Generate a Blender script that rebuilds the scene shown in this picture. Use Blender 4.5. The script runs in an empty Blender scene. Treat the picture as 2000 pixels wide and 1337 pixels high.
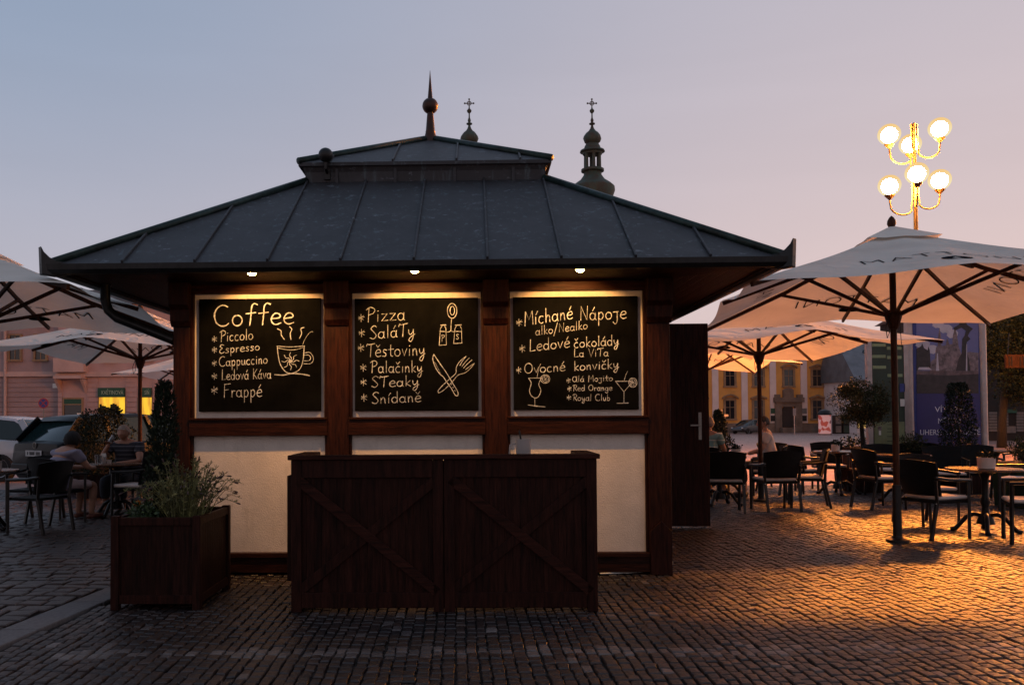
import bpy, bmesh, math, random
import numpy as np
from mathutils import Vector, Matrix, Euler
random.seed(7); rng = np.random.default_rng(7)
R_ = math.radians
sc = bpy.context.scene
col = sc.collection

# ------------------------------------------------------------------ camera
EYE = 1.40; FPX = 1700.0; CX = 880.0; PITCH = R_(1.5); ROLL = R_(-0.34); CY = 812 - FPX*math.tan(PITCH)
ROT = Matrix.Rotation(math.pi/2 + PITCH, 3, 'X') @ Matrix.Rotation(ROLL, 3, 'Z')
cd = bpy.data.cameras.new('camera'); cam = bpy.data.objects.new('camera', cd); col.objects.link(cam)
cam.location = (0, 0, EYE); cam.rotation_euler = ROT.to_euler()
cd.sensor_width = 36; cd.lens = FPX/2000*36; cd.shift_x = (1000-CX)/2000; cd.shift_y = (CY-668.5)/2000
cd.clip_start = 0.1; cd.clip_end = 3000
sc.camera = cam
CAMP = Vector((0, 0, EYE))
def ray(px, py): return ROT @ Vector(((px-CX)/FPX, -(py-CY)/FPX, -1))
def at(px, py, Y):                       # point seen at a pixel at distance Y
    d = ray(px, py); return CAMP + d*(Y/d.y)
def gnd(px, py, z=0.0):
    d = ray(px, py); return CAMP + d*((z-EYE)/d.z)

# ------------------------------------------------------------------ world / light / exposure
sc.view_settings.view_transform = 'Standard'; sc.view_settings.look = 'None'
sc.view_settings.exposure = 0.0; sc.view_settings.gamma = 1.0
SKY_GAIN = 0.96; SUN_EL = R_(1.5); SUN_AZ = R_(62)     # the sun is down to the right behind the square
w = bpy.data.worlds.new('World'); sc.world = w; w.use_nodes = True
nt = w.node_tree; nt.nodes.clear(); N = nt.nodes; L = nt.links
def wn(t, **k):
    n = N.new(t)
    for a, b in k.items(): setattr(n, a, b)
    return n
tc = wn('ShaderNodeTexCoord'); sp = wn('ShaderNodeSeparateXYZ'); L.new(tc.outputs['Generated'], sp.inputs[0])
def maprange(src, a, b):
    m = wn('ShaderNodeMapRange', interpolation_type='SMOOTHSTEP'); m.inputs['From Min'].default_value = a; m.inputs['From Max'].default_value = b
    L.new(src, m.inputs['Value']); return m.outputs['Result']
def mixc(fac, a, b):
    m = wn('ShaderNodeMix', data_type='RGBA'); 
    if isinstance(fac, float): m.inputs['Factor'].default_value = fac
    else: L.new(fac, m.inputs['Factor'])
    for s, v in ((6, a), (7, b)):
        if isinstance(v, tuple): m.inputs[s].default_value = (*v, 1)
        else: L.new(v, m.inputs[s])
    return m.outputs[2]
fx = maprange(sp.outputs['X'], -0.55, 0.62); fz = maprange(sp.outputs['Z'], -0.02, 0.46); fb = maprange(sp.outputs['Y'], 0.25, -0.6)
low = mixc(fx, (0.57, 0.52, 0.58), (0.79, 0.585, 0.56)); high = mixc(fx, (0.28, 0.36, 0.50), (0.57, 0.51, 0.565))
front = mixc(fz, low, high)
fzz = maprange(sp.outputs['Z'], 0.35, 1.0); front = mixc(fzz, front, (0.25, 0.33, 0.47))
back = mixc(maprange(sp.outputs['Z'], 0.0, 0.6), (0.60, 0.47, 0.46), (0.24, 0.27, 0.35))
grad = mixc(fb, front, back)
mpw = wn('ShaderNodeMapping'); mpw.inputs['Scale'].default_value = (1.2, 1.2, 7); L.new(tc.outputs['Generated'], mpw.inputs[0])     # thin veils of high cloud
nzw = wn('ShaderNodeTexNoise'); nzw.inputs['Scale'].default_value = 1.7; nzw.inputs['Detail'].default_value = 6; nzw.inputs['Distortion'].default_value = .6; L.new(mpw.outputs[0], nzw.inputs['Vector'])
mrw = wn('ShaderNodeMapRange'); mrw.inputs['From Min'].default_value = .35; mrw.inputs['From Max'].default_value = .7; mrw.inputs['To Min'].default_value = .98; mrw.inputs['To Max'].default_value = 1.02; L.new(nzw.outputs['Fac'], mrw.inputs[0])
vm = wn('ShaderNodeVectorMath', operation='SCALE'); L.new(grad, vm.inputs[0]); L.new(mrw.outputs[0], vm.inputs['Scale']); grad = vm.outputs[0]
sky = wn('ShaderNodeTexSky', sky_type='NISHITA'); sky.sun_disc = False; sky.sun_elevation = SUN_EL; sky.sun_rotation = SUN_AZ
bg1 = wn('ShaderNodeBackground'); L.new(grad, bg1.inputs[0]); bg1.inputs[1].default_value = SKY_GAIN
bg2 = wn('ShaderNodeBackground'); L.new(sky.outputs[0], bg2.inputs[0]); bg2.inputs[1].default_value = 0.015
add = wn('ShaderNodeAddShader'); L.new(bg1.outputs[0], add.inputs[0]); L.new(bg2.outputs[0], add.inputs[1])
wo = wn('ShaderNodeOutputWorld'); L.new(add.outputs[0], wo.inputs[0])
sd = bpy.data.lights.new('afterglow_sun', 'SUN'); sd.energy = 0.06; sd.angle = R_(25); sd.color = (1, 0.62, 0.45)
so = bpy.data.objects.new('afterglow_sun', sd); col.objects.link(so)
sdir = Vector((math.sin(SUN_AZ)*math.cos(R_(6)), math.cos(SUN_AZ)*math.cos(R_(6)), math.sin(R_(6))))
so.rotation_euler = sdir.to_track_quat('Z', 'Y').to_euler(); so.location = sdir*60
LAMP_L = 7200.0          # radiance of the street lamp globes
SPOT_W = 105.0           # power of the small lamps under the eave
try:
    sc.cycles.use_denoising = True; sc.cycles.use_light_tree = True; sc.cycles.max_bounces = 6
    sc.cycles.diffuse_bounces = 3; sc.cycles.glossy_bounces = 3; sc.cycles.transmission_bounces = 4; sc.cycles.transparent_max_bounces = 6
    sc.cycles.sample_clamp_indirect = 4.0; sc.cycles.caustics_reflective = False; sc.cycles.caustics_refractive = False
except Exception: pass

# ------------------------------------------------------------------ object helpers
class MB:
    """collects shapes, then links them as ONE mesh object"""
    def __init__(s): s.v = []; s.f = []; s.m = []; s.cut = []
    def add(s, vs, fs, mi=0):
        o = len(s.v); s.cut.append((o, len(s.f))); s.v += [tuple(p) for p in vs]; s.f += [tuple(i+o for i in f) for f in fs]; s.m += [mi]*len(fs); return s
    def box(s, x0, x1, y0, y1, z0, z1, M=None, mi=0):
        vs = [Vector(p) for p in ((x0,y0,z0),(x1,y0,z0),(x1,y1,z0),(x0,y1,z0),(x0,y0,z1),(x1,y0,z1),(x1,y1,z1),(x0,y1,z1))]
        if M is not None: vs = [M @ p for p in vs]
        return s.add(vs, [(3,2,1,0),(4,5,6,7),(0,1,5,4),(1,2,6,5),(2,3,7,6),(3,0,4,7)], mi)
    def beam(s, a, b, w, h, up=(0,0,1), mi=0):       # a bar from a to b with a w x h section
        a = Vector(a); b = Vector(b); d = (b-a); l = d.length; d.normalize(); u = Vector(up)
        sx = d.cross(u); 
        if sx.length < 1e-5: sx = d.cross(Vector((0,1,0)))
        sx.normalize(); sz = sx.cross(d).normalized()
        M = Matrix((sx, d, sz)).transposed().to_4x4(); M.translation = a
        return s.box(-w/2, w/2, 0, l, -h/2, h/2, M, mi)
    def tube(s, pts, r, n=8, cap=True, mi=0):
        pts = [Vector(p) for p in pts]; rs = r if isinstance(r, (list, tuple)) else [r]*len(pts)
        t0 = (pts[1]-pts[0]).normalized(); up = Vector((0,0,1)) if abs(t0.z) < 0.9 else Vector((1,0,0))
        x = t0.cross(up).normalized(); vs = []; fs = []
        for i, p in enumerate(pts):
            t = ((pts[min(i+1, len(pts)-1)]-pts[max(i-1, 0)])).normalized()
            x = (x - t*x.dot(t)).normalized(); y = t.cross(x)
            for k in range(n):
                a = 2*math.pi*k/n; vs.append(p + (x*math.cos(a)+y*math.sin(a))*rs[i])
        for i in range(len(pts)-1):
            for k in range(n):
                k2 = (k+1) % n; fs.append((i*n+k, i*n+k2, (i+1)*n+k2, (i+1)*n+k))
        if cap: fs += [tuple(range(n))[::-1], tuple((len(pts)-1)*n+k for k in range(n))]
        return s.add(vs, fs, mi)
    def lathe(s, prof, n=20, c=(0,0,0), mi=0, M=None):   # prof = [(r, z)]
        vs = []; fs = []
        for r, z in prof:
            for k in range(n):
                a = 2*math.pi*k/n; p = Vector((r*math.cos(a), r*math.sin(a), z))
                if M is not None: p = M @ p
                vs.append(Vector(c)+p)
        for i in range(len(prof)-1):
            for k in range(n):
                k2 = (k+1) % n; fs.append((i*n+k, i*n+k2, (i+1)*n+k2, (i+1)*n+k))
        fs += [tuple(range(n))[::-1], tuple((len(prof)-1)*n+k for k in range(n))]
        return s.add(vs, fs, mi)
    def sphere(s, c, r, n=16, m=10, mi=0, sq=(1,1,1)):
        prof = [(r*math.sin(math.pi*i/m)+1e-4, -r*math.cos(math.pi*i/m)) for i in range(m+1)]
        M = Matrix.Diagonal((*sq, 1)); return s.lathe(prof, n, c, mi, M)
    def prism(s, poly, a, b, axis='y', M=None, mi=0):    # polygon extruded from a to b along an axis
        def P(p, t): return Vector((p[0], t, p[1])) if axis == 'y' else (Vector((t, p[0], p[1])) if axis == 'x' else Vector((p[0], p[1], t)))
        n = len(poly); vs = [P(p, a) for p in poly]+[P(p, b) for p in poly]
        if M is not None: vs = [M @ p for p in vs]
        fs = [tuple(range(n))[::-1], tuple(range(n, 2*n))]+[(i, (i+1) % n, n+(i+1) % n, n+i) for i in range(n)]
        return s.add(vs, fs, mi)
    def quad(s, a, b, c, d, mi=0): return s.add([a, b, c, d], [(0,1,2,3)], mi)
    def build_each(s, name, mats, parent=None, **kw):    # one object for every shape collected
        out = []; cuts = s.cut+[(len(s.v), len(s.f))]
        for (v0, f0), (v1, f1) in zip(cuts, cuts[1:]):
            b = MB(); b.add(s.v[v0:v1], [tuple(i-v0 for i in f) for f in s.f[f0:f1]]); out.append(b.build(name, mats, parent, **kw))
        return out
    def build(s, name, mats, parent=None, smooth=False, bevel=0, loc=None, fix=True):
        me = bpy.data.meshes.new(name); me.from_pydata(s.v, [], s.f)
        for m in (mats if isinstance(mats, (list, tuple)) else [mats]): me.materials.append(m)
        me.polygons.foreach_set('material_index', s.m)
        if fix:
            bm = bmesh.new(); bm.from_mesh(me); bmesh.ops.recalc_face_normals(bm, faces=bm.faces); bm.to_mesh(me); bm.free()
        if smooth:
            me.polygons.foreach_set('use_smooth', [True]*len(s.f))
        me.update(); o = bpy.data.objects.new(name, me); col.objects.link(o)
        if parent is not None: o.parent = parent
        if loc is not None: o.location = loc
        if bevel:
            b = o.modifiers.new('bevel', 'BEVEL'); b.width = bevel; b.segments = 2; b.limit_method = 'ANGLE'; b.angle_limit = R_(40)
        if smooth == 'auto':
            me.set_sharp_from_angle(angle=R_(40))
        return o
def tag(o, label=None, cat=None, group=None, kind=None):
    if label: o['label'] = label
    if cat: o['category'] = cat
    if group: o['group'] = group
    if kind: o['kind'] = kind
    return o
def thing(name, label, cat, loc=(0,0,0), rz=0.0, group=None):
    o = bpy.data.objects.new(name, None); col.objects.link(o); o.location = loc; o.rotation_euler = (0,0,rz); o.empty_display_size = 0.1
    return tag(o, label, cat, group)
def kids(o): return list(o.children)
def dup(root, loc, rz, label=None, group=None):
    r = root.copy(); col.objects.link(r); r.location = loc; r.rotation_euler = (0,0,rz)
    if label: r['label'] = label
    if group: r['group'] = group
    for ch in kids(root):
        c = ch.copy(); col.objects.link(c); c.parent = r
        for g in kids(ch):
            d = g.copy(); col.objects.link(d); d.parent = c
    return r
def baked(o, smooth=True):               # modifiers of a temporary object -> plain mesh, object removed
    dg = bpy.context.evaluated_depsgraph_get(); me = bpy.data.meshes.new_from_object(o.evaluated_get(dg))
    bpy.data.objects.remove(o)
    return me
def mesh_obj(name, me, m, parent=None):
    me.name = name; me.materials.clear()
    for q in (m if isinstance(m, (list, tuple)) else [m]): me.materials.append(q)
    o = bpy.data.objects.new(name, me); col.objects.link(o)
    if parent is not None: o.parent = parent
    return o
def text_mesh(s, size, extrude=0.0, align='CENTER', spacing=1.0, thin=0.0):     # flat lettering in the xy plane
    cu = bpy.data.curves.new('lettering', 'FONT'); cu.body = s; cu.size = size; cu.extrude = extrude; cu.align_x = align; cu.align_y = 'CENTER'
    cu.offset = -thin; cu.space_character = spacing; cu.resolution_u = 3
    o = bpy.data.objects.new('lettering', cu); col.objects.link(o); bpy.context.view_layer.update()
    return baked(o)
def lettering(name, s, size, m, M, parent, extrude=0.002, align='CENTER', spacing=1.0, width=None):
    me = text_mesh(s, size, extrude, align, spacing)
    if width:
        xs = [v.co.x for v in me.vertices]; k = width/(max(xs)-min(xs)); me.transform(Matrix.Diagonal((k, 1, 1, 1)))
    me.transform(M); return mesh_obj(name, me, m, parent)
def upright(x, y, z, rz=0.0):            # text standing up, readable from -y
    return Matrix.Translation((x, y, z)) @ Matrix.Rotation(rz, 4, 'Z') @ Matrix.Rotation(math.pi/2, 4, 'X')

# ------------------------------------------------------------------ materials
def mat(name, color, rough=0.6, metal=0.0, var=0.15, scale=8.0, bump=0.0, bscale=None, color2=None, stretch=None, spec=0.5, island=0.0, coord='Object'):
    m = bpy.data.materials.new(name); m.use_nodes = True; t = m.node_tree; b = t.nodes['Principled BSDF']; l = t.links
    b.inputs['Roughness'].default_value = rough; b.inputs['Metallic'].default_value = metal; b.inputs['Specular IOR Level'].default_value = spec
    c2 = color2 or tuple(max(0, c*(1-var*2.2)) for c in color)
    c1 = tuple(min(1, c*(1+var*0.6)) for c in color) if not color2 else color
    tcn = t.nodes.new('ShaderNodeTexCoord'); mp = t.nodes.new('ShaderNodeMapping'); l.new(tcn.outputs[coord], mp.inputs[0])
    if stretch: mp.inputs['Scale'].default_value = stretch
    no = t.nodes.new('ShaderNodeTexNoise'); no.inputs['Scale'].default_value = scale; no.inputs['Detail'].default_value = 5; no.inputs['Roughness'].default_value = 0.65
    l.new(mp.outputs[0], no.inputs['Vector'])
    rp = t.nodes.new('ShaderNodeValToRGB'); rp.color_ramp.elements[0].position = 0.32; rp.color_ramp.elements[1].position = 0.68
    rp.color_ramp.elements[0].color = (*c2, 1); rp.color_ramp.elements[1].color = (*c1, 1)
    l.new(no.outputs['Fac'], rp.inputs[0]); out = rp.outputs[0]
    if island:
        g = t.nodes.new('ShaderNodeNewGeometry'); hs = t.nodes.new('ShaderNodeHueSaturation'); mr = t.nodes.new('ShaderNodeMapRange')
        mr.inputs['To Min'].default_value = 1-island; mr.inputs['To Max'].default_value = 1+island; l.new(g.outputs['Random Per Island'], mr.inputs[0])
        l.new(mr.outputs[0], hs.inputs['Value']); l.new(out, hs.inputs['Color']); out = hs.outputs[0]
    l.new(out, b.inputs['Base Color'])
    if name.find('wood') >= 0 or name.find('boards') >= 0: b.inputs['Specular IOR Level'].default_value = 0.10
    if bump:
        n2 = t.nodes.new('ShaderNodeTexNoise'); n2.inputs['Scale'].default_value = bscale or scale*4; n2.inputs['Detail'].default_value = 4
        l.new(mp.outputs[0], n2.inputs['Vector']); bp = t.nodes.new('ShaderNodeBump'); bp.inputs['Strength'].default_value = bump; bp.inputs['Distance'].default_value = 0.02
        l.new(n2.outputs['Fac'], bp.inputs['Height']); l.new(bp.outputs[0], b.inputs['Normal'])
    return m
def planks(m, axis, width, depth=0.6, dist=0.006):      # adds board grooves across one axis to a material
    t = m.node_tree; l = t.links; b = t.nodes['Principled BSDF']
    tcn = t.nodes.new('ShaderNodeTexCoord'); s = t.nodes.new('ShaderNodeSeparateXYZ'); l.new(tcn.outputs['Object'], s.inputs[0])
    d = t.nodes.new('ShaderNodeMath'); d.operation = 'DIVIDE'; d.inputs[1].default_value = width; l.new(s.outputs[axis], d.inputs[0])
    fr = t.nodes.new('ShaderNodeMath'); fr.operation = 'FRACT'; l.new(d.outputs[0], fr.inputs[0])
    pp = t.nodes.new('ShaderNodeMath'); pp.operation = 'PINGPONG'; pp.inputs[1].default_value = 0.5; l.new(fr.outputs[0], pp.inputs[0])
    mr = t.nodes.new('ShaderNodeMapRange'); mr.inputs['From Max'].default_value = 0.07; l.new(pp.outputs[0], mr.inputs[0])
    bp = t.nodes.new('ShaderNodeBump'); bp.inputs['Strength'].default_value = depth; bp.inputs['Distance'].default_value = dist; l.new(mr.outputs[0], bp.inputs['Height'])
    old = [k for k in l if k.to_socket == b.inputs['Normal']]
    if old: l.new(old[0].from_socket, bp.inputs['Normal'])
    l.new(bp.outputs[0], b.inputs['Normal'])
    fl = t.nodes.new('ShaderNodeMath'); fl.operation = 'FLOOR'; l.new(d.outputs[0], fl.inputs[0])
    wn_ = t.nodes.new('ShaderNodeTexWhiteNoise'); wn_.noise_dimensions = '1D'; l.new(fl.outputs[0], wn_.inputs['W'])
    hs = t.nodes.new('ShaderNodeHueSaturation'); m2 = t.nodes.new('ShaderNodeMapRange'); m2.inputs['To Min'].default_value = 0.75; m2.inputs['To Max'].default_value = 1.2
    l.new(wn_.outputs[0], m2.inputs[0]); l.new(m2.outputs[0], hs.inputs['Value'])
    oc = [k for k in l if k.to_socket == b.inputs['Base Color']][0]; l.new(oc.from_socket, hs.inputs['Color']); l.new(hs.outputs[0], b.inputs['Base Color'])
    return m
def glow(name, color, strength):
    m = bpy.data.materials.new(name); m.use_nodes = True; b = m.node_tree.nodes['Principled BSDF']
    b.inputs['Base Color'].default_value = (*color, 1); b.inputs['Emission Color'].default_value = (*color, 1); b.inputs['Emission Strength'].default_value = strength
    return m
def glassy(name, tint, rough=0.05, trans=0.0, alpha=1.0, spec=0.6):
    m = mat(name, tint, rough, 0, 0.05, 3, spec=spec); b = m.node_tree.nodes['Principled BSDF']
    b.inputs['Transmission Weight'].default_value = trans; b.inputs['Alpha'].default_value = alpha
    return m
M = {}
WOOD = (0.034, 0.0095, 0.0043)
M['wood'] = mat('varnished wood', WOOD, 0.42, 0, 0.35, 5, 0.25, 20, stretch=(9, 9, 0.8))
M['wood_h'] = mat('varnished wood lengthwise', WOOD, 0.42, 0, 0.35, 5, 0.25, 20, stretch=(0.8, 9, 9))
M['wood_dark'] = mat('dark stained wood', (0.031, 0.0090, 0.0060), 0.5, 0, 0.35, 5, 0.25, 22, stretch=(9, 9, 0.8))
M['wood_bar'] = planks(mat('dark bar boards', (0.031, 0.0092, 0.0062), 0.5, 0, 0.35, 5, 0.25, 22, stretch=(9, 9, 0.8)), 'X', 0.055)
M['wood_planter'] = planks(mat('planter boards', (0.027, 0.0085, 0.0058), 0.55, 0, 0.35, 5, 0.3, 22, stretch=(9, 9, 0.8)), 'X', 0.06)
M['wood_planter_side'] = planks(mat('planter side boards', (0.027, 0.0085, 0.0058), 0.55, 0, 0.35, 5, 0.3, 22, stretch=(9, 9, 0.8)), 'Y', 0.06)
M['door'] = planks(mat('door boards', (0.034, 0.009, 0.0055), 0.5, 0, 0.35, 5, 0.25, 22, stretch=(9, 9, 0.8)), 'X', 0.11)
M['soffit'] = planks(mat('soffit boards', (0.040, 0.013, 0.007), 0.5, 0, 0.35, 5, 0.25, 22, stretch=(0.8, 9, 9)), 'Y', 0.1)
M['soffit_side'] = planks(mat('soffit side boards', (0.040, 0.013, 0.007), 0.5, 0, 0.35, 5, 0.25, 22, stretch=(9, 0.8, 9)), 'X', 0.1)
M['plaster'] = mat('cream plaster', (0.72, 0.62, 0.54), 0.9, 0, 0.07, 3, 0.35, 120)
def plaster_dirt(m):
    t = m.node_tree; l = t.links; b = t.nodes['Principled BSDF']; src = [k for k in l if k.to_socket == b.inputs['Base Color']][0].from_socket
    tcn = t.nodes.new('ShaderNodeTexCoord'); mp = t.nodes.new('ShaderNodeMapping'); mp.inputs['Scale'].default_value = (7, 7, 1.6); l.new(tcn.outputs['Object'], mp.inputs[0])
    no = t.nodes.new('ShaderNodeTexNoise'); no.inputs['Scale'].default_value = 1.3; no.inputs['Detail'].default_value = 7; no.inputs['Roughness'].default_value = .7; l.new(mp.outputs[0], no.inputs['Vector'])
    mr = t.nodes.new('ShaderNodeMapRange'); mr.inputs['From Min'].default_value = .54; mr.inputs['From Max'].default_value = .80; mr.inputs['To Max'].default_value = .55; l.new(no.outputs['Fac'], mr.inputs[0])
    mx = t.nodes.new('ShaderNodeMix'); mx.data_type = 'RGBA'; l.new(mr.outputs[0], mx.inputs['Factor']); l.new(src, mx.inputs[6]); mx.inputs[7].default_value = (.40, .33, .27, 1); l.new(mx.outputs[2], b.inputs['Base Color'])
plaster_dirt(M['plaster'])
M['board'] = mat('blackboard', (0.0042, 0.0042, 0.0045), 0.9, 0, 0.4, 2.5, 0.03, 60, spec=0.05)
M['chalk'] = mat('chalk', (0.60, 0.63, 0.70), 0.95, 0, 0.30, 45, island=0.28)
M['gutter'] = mat('gutter metal', (0.022, 0.024, 0.026), 0.4, 0.6, 0.2, 12)
M['ridge'] = mat('patinated ridge', (0.020, 0.045, 0.042), 0.5, 0.4, 0.35, 9)
M['copper'] = mat('dull copper', (0.075, 0.030, 0.020), 0.45, 0.7, 0.3, 9, color2=(0.04, 0.03, 0.028))
M['black'] = mat('black metal', (0.012, 0.012, 0.013), 0.45, 0.3, 0.2, 10)
M['steel'] = mat('brushed steel', (0.22, 0.21, 0.20), 0.4, 0.9, 0.1, 10)
M['white'] = mat('white paint', (0.75, 0.73, 0.70), 0.5, 0, 0.05, 8)
M['leaf_dark'] = mat('dark conifer leaf', (0.012, 0.022, 0.011), 0.65, 0, 0.3, 6, island=0.4, spec=.25)
M['leaf'] = mat('green leaf', (0.045, 0.085, 0.030), 0.55, 0, 0.3, 6, island=0.5)
M['leaf_grey'] = mat('grey green lavender leaf', (0.18, 0.18, 0.065), 0.6, 0, 0.3, 6, island=0.5)
M['leaf_olive'] = mat('olive leaf', (0.052, 0.054, 0.018), 0.6, 0, 0.3, 6, island=0.4, spec=.25)
M['bark'] = mat('bark', (0.009, 0.007, 0.006), 0.9, 0, 0.3, 12, 0.6, 40)
M['soil'] = mat('soil', (0.03, 0.02, 0.015), 0.95, 0, 0.3, 20, 0.6, 60)

# roof sheet: dull blue-grey metal with chalky streaks and droppings
def roof_mat():
    m = mat('roof sheet metal', (0.036, 0.037, 0.043), 0.6, 0.15, 0.18, 2.2, 0.12, 9)
    t = m.node_tree; l = t.links; b = t.nodes['Principled BSDF']; src = [k for k in l if k.to_socket == b.inputs['Base Color']][0].from_socket
    tcn = t.nodes.new('ShaderNodeTexCoord')
    def layer(src, scale, st, lo, hi, colr):
        mp = t.nodes.new('ShaderNodeMapping'); mp.inputs['Scale'].default_value = st; l.new(tcn.outputs['Object'], mp.inputs[0])
        no = t.nodes.new('ShaderNodeTexNoise'); no.inputs['Scale'].default_value = scale; no.inputs['Detail'].default_value = 6; no.inputs['Roughness'].default_value = 0.7; l.new(mp.outputs[0], no.inputs['Vector'])
        mr = t.nodes.new('ShaderNodeMapRange'); mr.inputs['From Min'].default_value = lo; mr.inputs['From Max'].default_value = hi; l.new(no.outputs['Fac'], mr.inputs[0])
        mx = t.nodes.new('ShaderNodeMix'); mx.data_type = 'RGBA'; l.new(mr.outputs[0], mx.inputs['Factor']); l.new(src, mx.inputs[6]); mx.inputs[7].default_value = (*colr, 1); return mx.outputs[2]
    src = layer(src, 9, (1, 1, 2.0), 0.60, 0.68, (0.13, 0.145, 0.17))
    src = layer(src, 3.0, (4.5, 4.5, 0.5), 0.57, 0.72, (0.085, 0.12, 0.14))
    src = layer(src, 1.2, (1, 1, 1), 0.5, 0.9, (0.026, 0.0265, 0.032))
    l.new(src, b.inputs['Base Color']); return m
M['roof'] = roof_mat()

# ================================================================== GROUND
def gz(Y): return 0.0 if Y < 17 else -(min(Y, 140)-17)*0.0088
def kerb_x(Y): return -2.93 + 0.104*(Y-4.98)
def stone_mat(name, c1, c2, rough=0.5):
    m = mat(name, c1, 0.40, 0, 0.3, 30, 0.35, 70)
    t = m.node_tree; l = t.links; b = t.nodes['Principled BSDF']
    g = t.nodes.new('ShaderNodeNewGeometry'); rp = t.nodes.new('ShaderNodeValToRGB'); e = rp.color_ramp.elements
    e[0].position = 0; e[0].color = (*c2, 1); e[1].position = 1; e[1].color = (*c1, 1)
    k = e.new(0.45); k.color = (*[(p+q)*0.42 for p, q in zip(c1, c2)], 1); k2 = e.new(0.8); k2.color = (*[p*0.72 for p in c1], 1)
    l.new(g.outputs['Random Per Island'], rp.inputs[0])
    src = [q for q in l if q.to_socket == b.inputs['Base Color']][0].from_node
    mx = t.nodes.new('ShaderNodeMix'); mx.data_type = 'RGBA'; mx.blend_type = 'MULTIPLY'; mx.inputs['Factor'].default_value = 0.75
    src.color_ramp.elements[0].color = (0.5, 0.5, 0.5, 1); src.color_ramp.elements[1].color = (1, 1, 1, 1)
    l.new(rp.outputs[0], mx.inputs[6]); l.new(src.outputs[0], mx.inputs[7])
    tcn = t.nodes.new('ShaderNodeTexCoord'); no = t.nodes.new('ShaderNodeTexNoise'); no.inputs['Scale'].default_value = .55; no.inputs['Detail'].default_value = 6; no.inputs['Roughness'].default_value = .62; l.new(tcn.outputs['Object'], no.inputs['Vector'])
    r2 = t.nodes.new('ShaderNodeValToRGB'); r2.color_ramp.elements[0].position = .36; r2.color_ramp.elements[1].position = .66; r2.color_ramp.elements[0].color = (.66, .60, .60, 1); r2.color_ramp.elements[1].color = (1.25, 1.2, 1.15, 1); l.new(no.outputs['Fac'], r2.inputs[0])
    m2 = t.nodes.new('ShaderNodeMix'); m2.data_type = 'RGBA'; m2.blend_type = 'MULTIPLY'; m2.inputs['Factor'].default_value = 1; l.new(mx.outputs[2], m2.inputs[6]); l.new(r2.outputs[0], m2.inputs[7]); l.new(m2.outputs[2], b.inputs['Base Color'])
    return m
M['sett'] = stone_mat('granite setts', (0.066, 0.043, 0.037), (0.025, 0.0215, 0.0235))
M['sett_light'] = stone_mat('pale granite setts', (0.175, 0.152, 0.147), (0.10, 0.088, 0.088))
M['paver'] = stone_mat('larger granite pavers', (0.075, 0.050, 0.044), (0.036, 0.030, 0.030))
M['kerbstone'] = mat('kerb granite', (0.155, 0.142, 0.145), 0.7, 0, 0.16, 40, 0.3, 90)
M['joint'] = mat('sand joints', (0.018, 0.016, 0.016), 0.95, 0, 0.3, 30, 0.5, 60)
SV = []; SF = []; SM = []
def stone(x0, x1, y0, y1, mi, gap=0.0045, hgt=0.0):
    j = lambda a: random.uniform(-a, a)
    cs = [(x0+gap+j(.006), y0+gap+j(.007)), (x1-gap+j(.006), y0+gap+j(.007)), (x1-gap+j(.006), y1-gap+j(.007)), (x0+gap+j(.006), y1-gap+j(.007))]
    cx = sum(p[0] for p in cs)/4; cy = sum(p[1] for p in cs)/4; z = hgt+j(.0035)-(.006 if random.random() < .04 else 0); tx = j(.045); ty = j(.045); o = len(SV)
    for k, dz in ((1.0, -0.03), (1.0, -0.007), (0.86, 0.0)):
        for p in cs:
            X = cx+(p[0]-cx)*k; Y = cy+(p[1]-cy)*k; SV.append((X, Y, z+dz+(X-cx)*tx+(Y-cy)*ty))
    SV.append((cx+j(.01), cy+j(.01), z+0.0025))
    for q in (0, 4):
        for a in range(4):
            b = (a+1) % 4; SF.append((o+q+a, o+q+b, o+q+4+b, o+q+4+a)); SM.append(mi)
    for a in range(4): SF.append((o+8+a, o+8+(a+1) % 4, o+12)); SM.append(mi)
YM = 17.2
x = -14.0; ci = 0
while x < 15.0:                                   # fine setts right of the kerb, in rows running away from the viewer
    wd = random.uniform(0.060, 0.080); y = 4.0 + random.uniform(0, .1)
    ph = random.uniform(0, 6)
    while y < YM:
        ln = random.uniform(0.078, 0.122); kx = kerb_x(y)
        if x > kx+0.13 and -0.56*y-3.0 < x < 0.70*y+3.0 and not (-2.3 < x < 1.8 and 7.9 < y < 12):
            wob = 0.009*math.sin(y*1.1+x*0.35)+0.003*math.sin(y*4.1+ph)
            band = 5.10+0.02*math.sin(x*3) < y < 5.26 and x > -2.3
            pale = band and random.random() < 0.85 or random.random() < 0.025
            stone(x+wob, x+wd+wob, y, y+ln, 1 if pale else 0)
        y += ln
    x += wd
y = 4.0
while y < YM:                                     # larger pavers left of it, rows across
    dp = random.uniform(0.14, 0.19); x = kerb_x(y)-0.15-random.uniform(0, .06)
    while x > -0.56*y-3.2:
        wd = random.uniform(0.14, 0.24); s = 0.05*math.sin(x*1.3)
        stone(x-wd, x, y+s, y+dp+s, 2, 0.008); x -= wd
    y += dp
me = bpy.data.meshes.new('paving'); me.from_pydata(SV, [], SF)
for q in ('sett', 'sett_light', 'paver'): me.materials.append(M[q])
me.polygons.foreach_set('material_index', SM); me.update()
paving = bpy.data.objects.new('paving', me); col.objects.link(paving); tag(paving, kind='structure')
k = MB(); y = 3.6
while y < YM:
    ln = random.uniform(0.5, 0.95); a, b = y+0.006, y+ln-0.006
    vs = []
    for yy in (a, b):
        for xx in (-0.13, 0.12): vs.append((kerb_x(yy)+xx, yy))
    P = [vs[0], vs[1], vs[3], vs[2]]; k.prism(P, -0.08, 0.012+random.uniform(-.003, .003), axis='z'); y += ln
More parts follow.
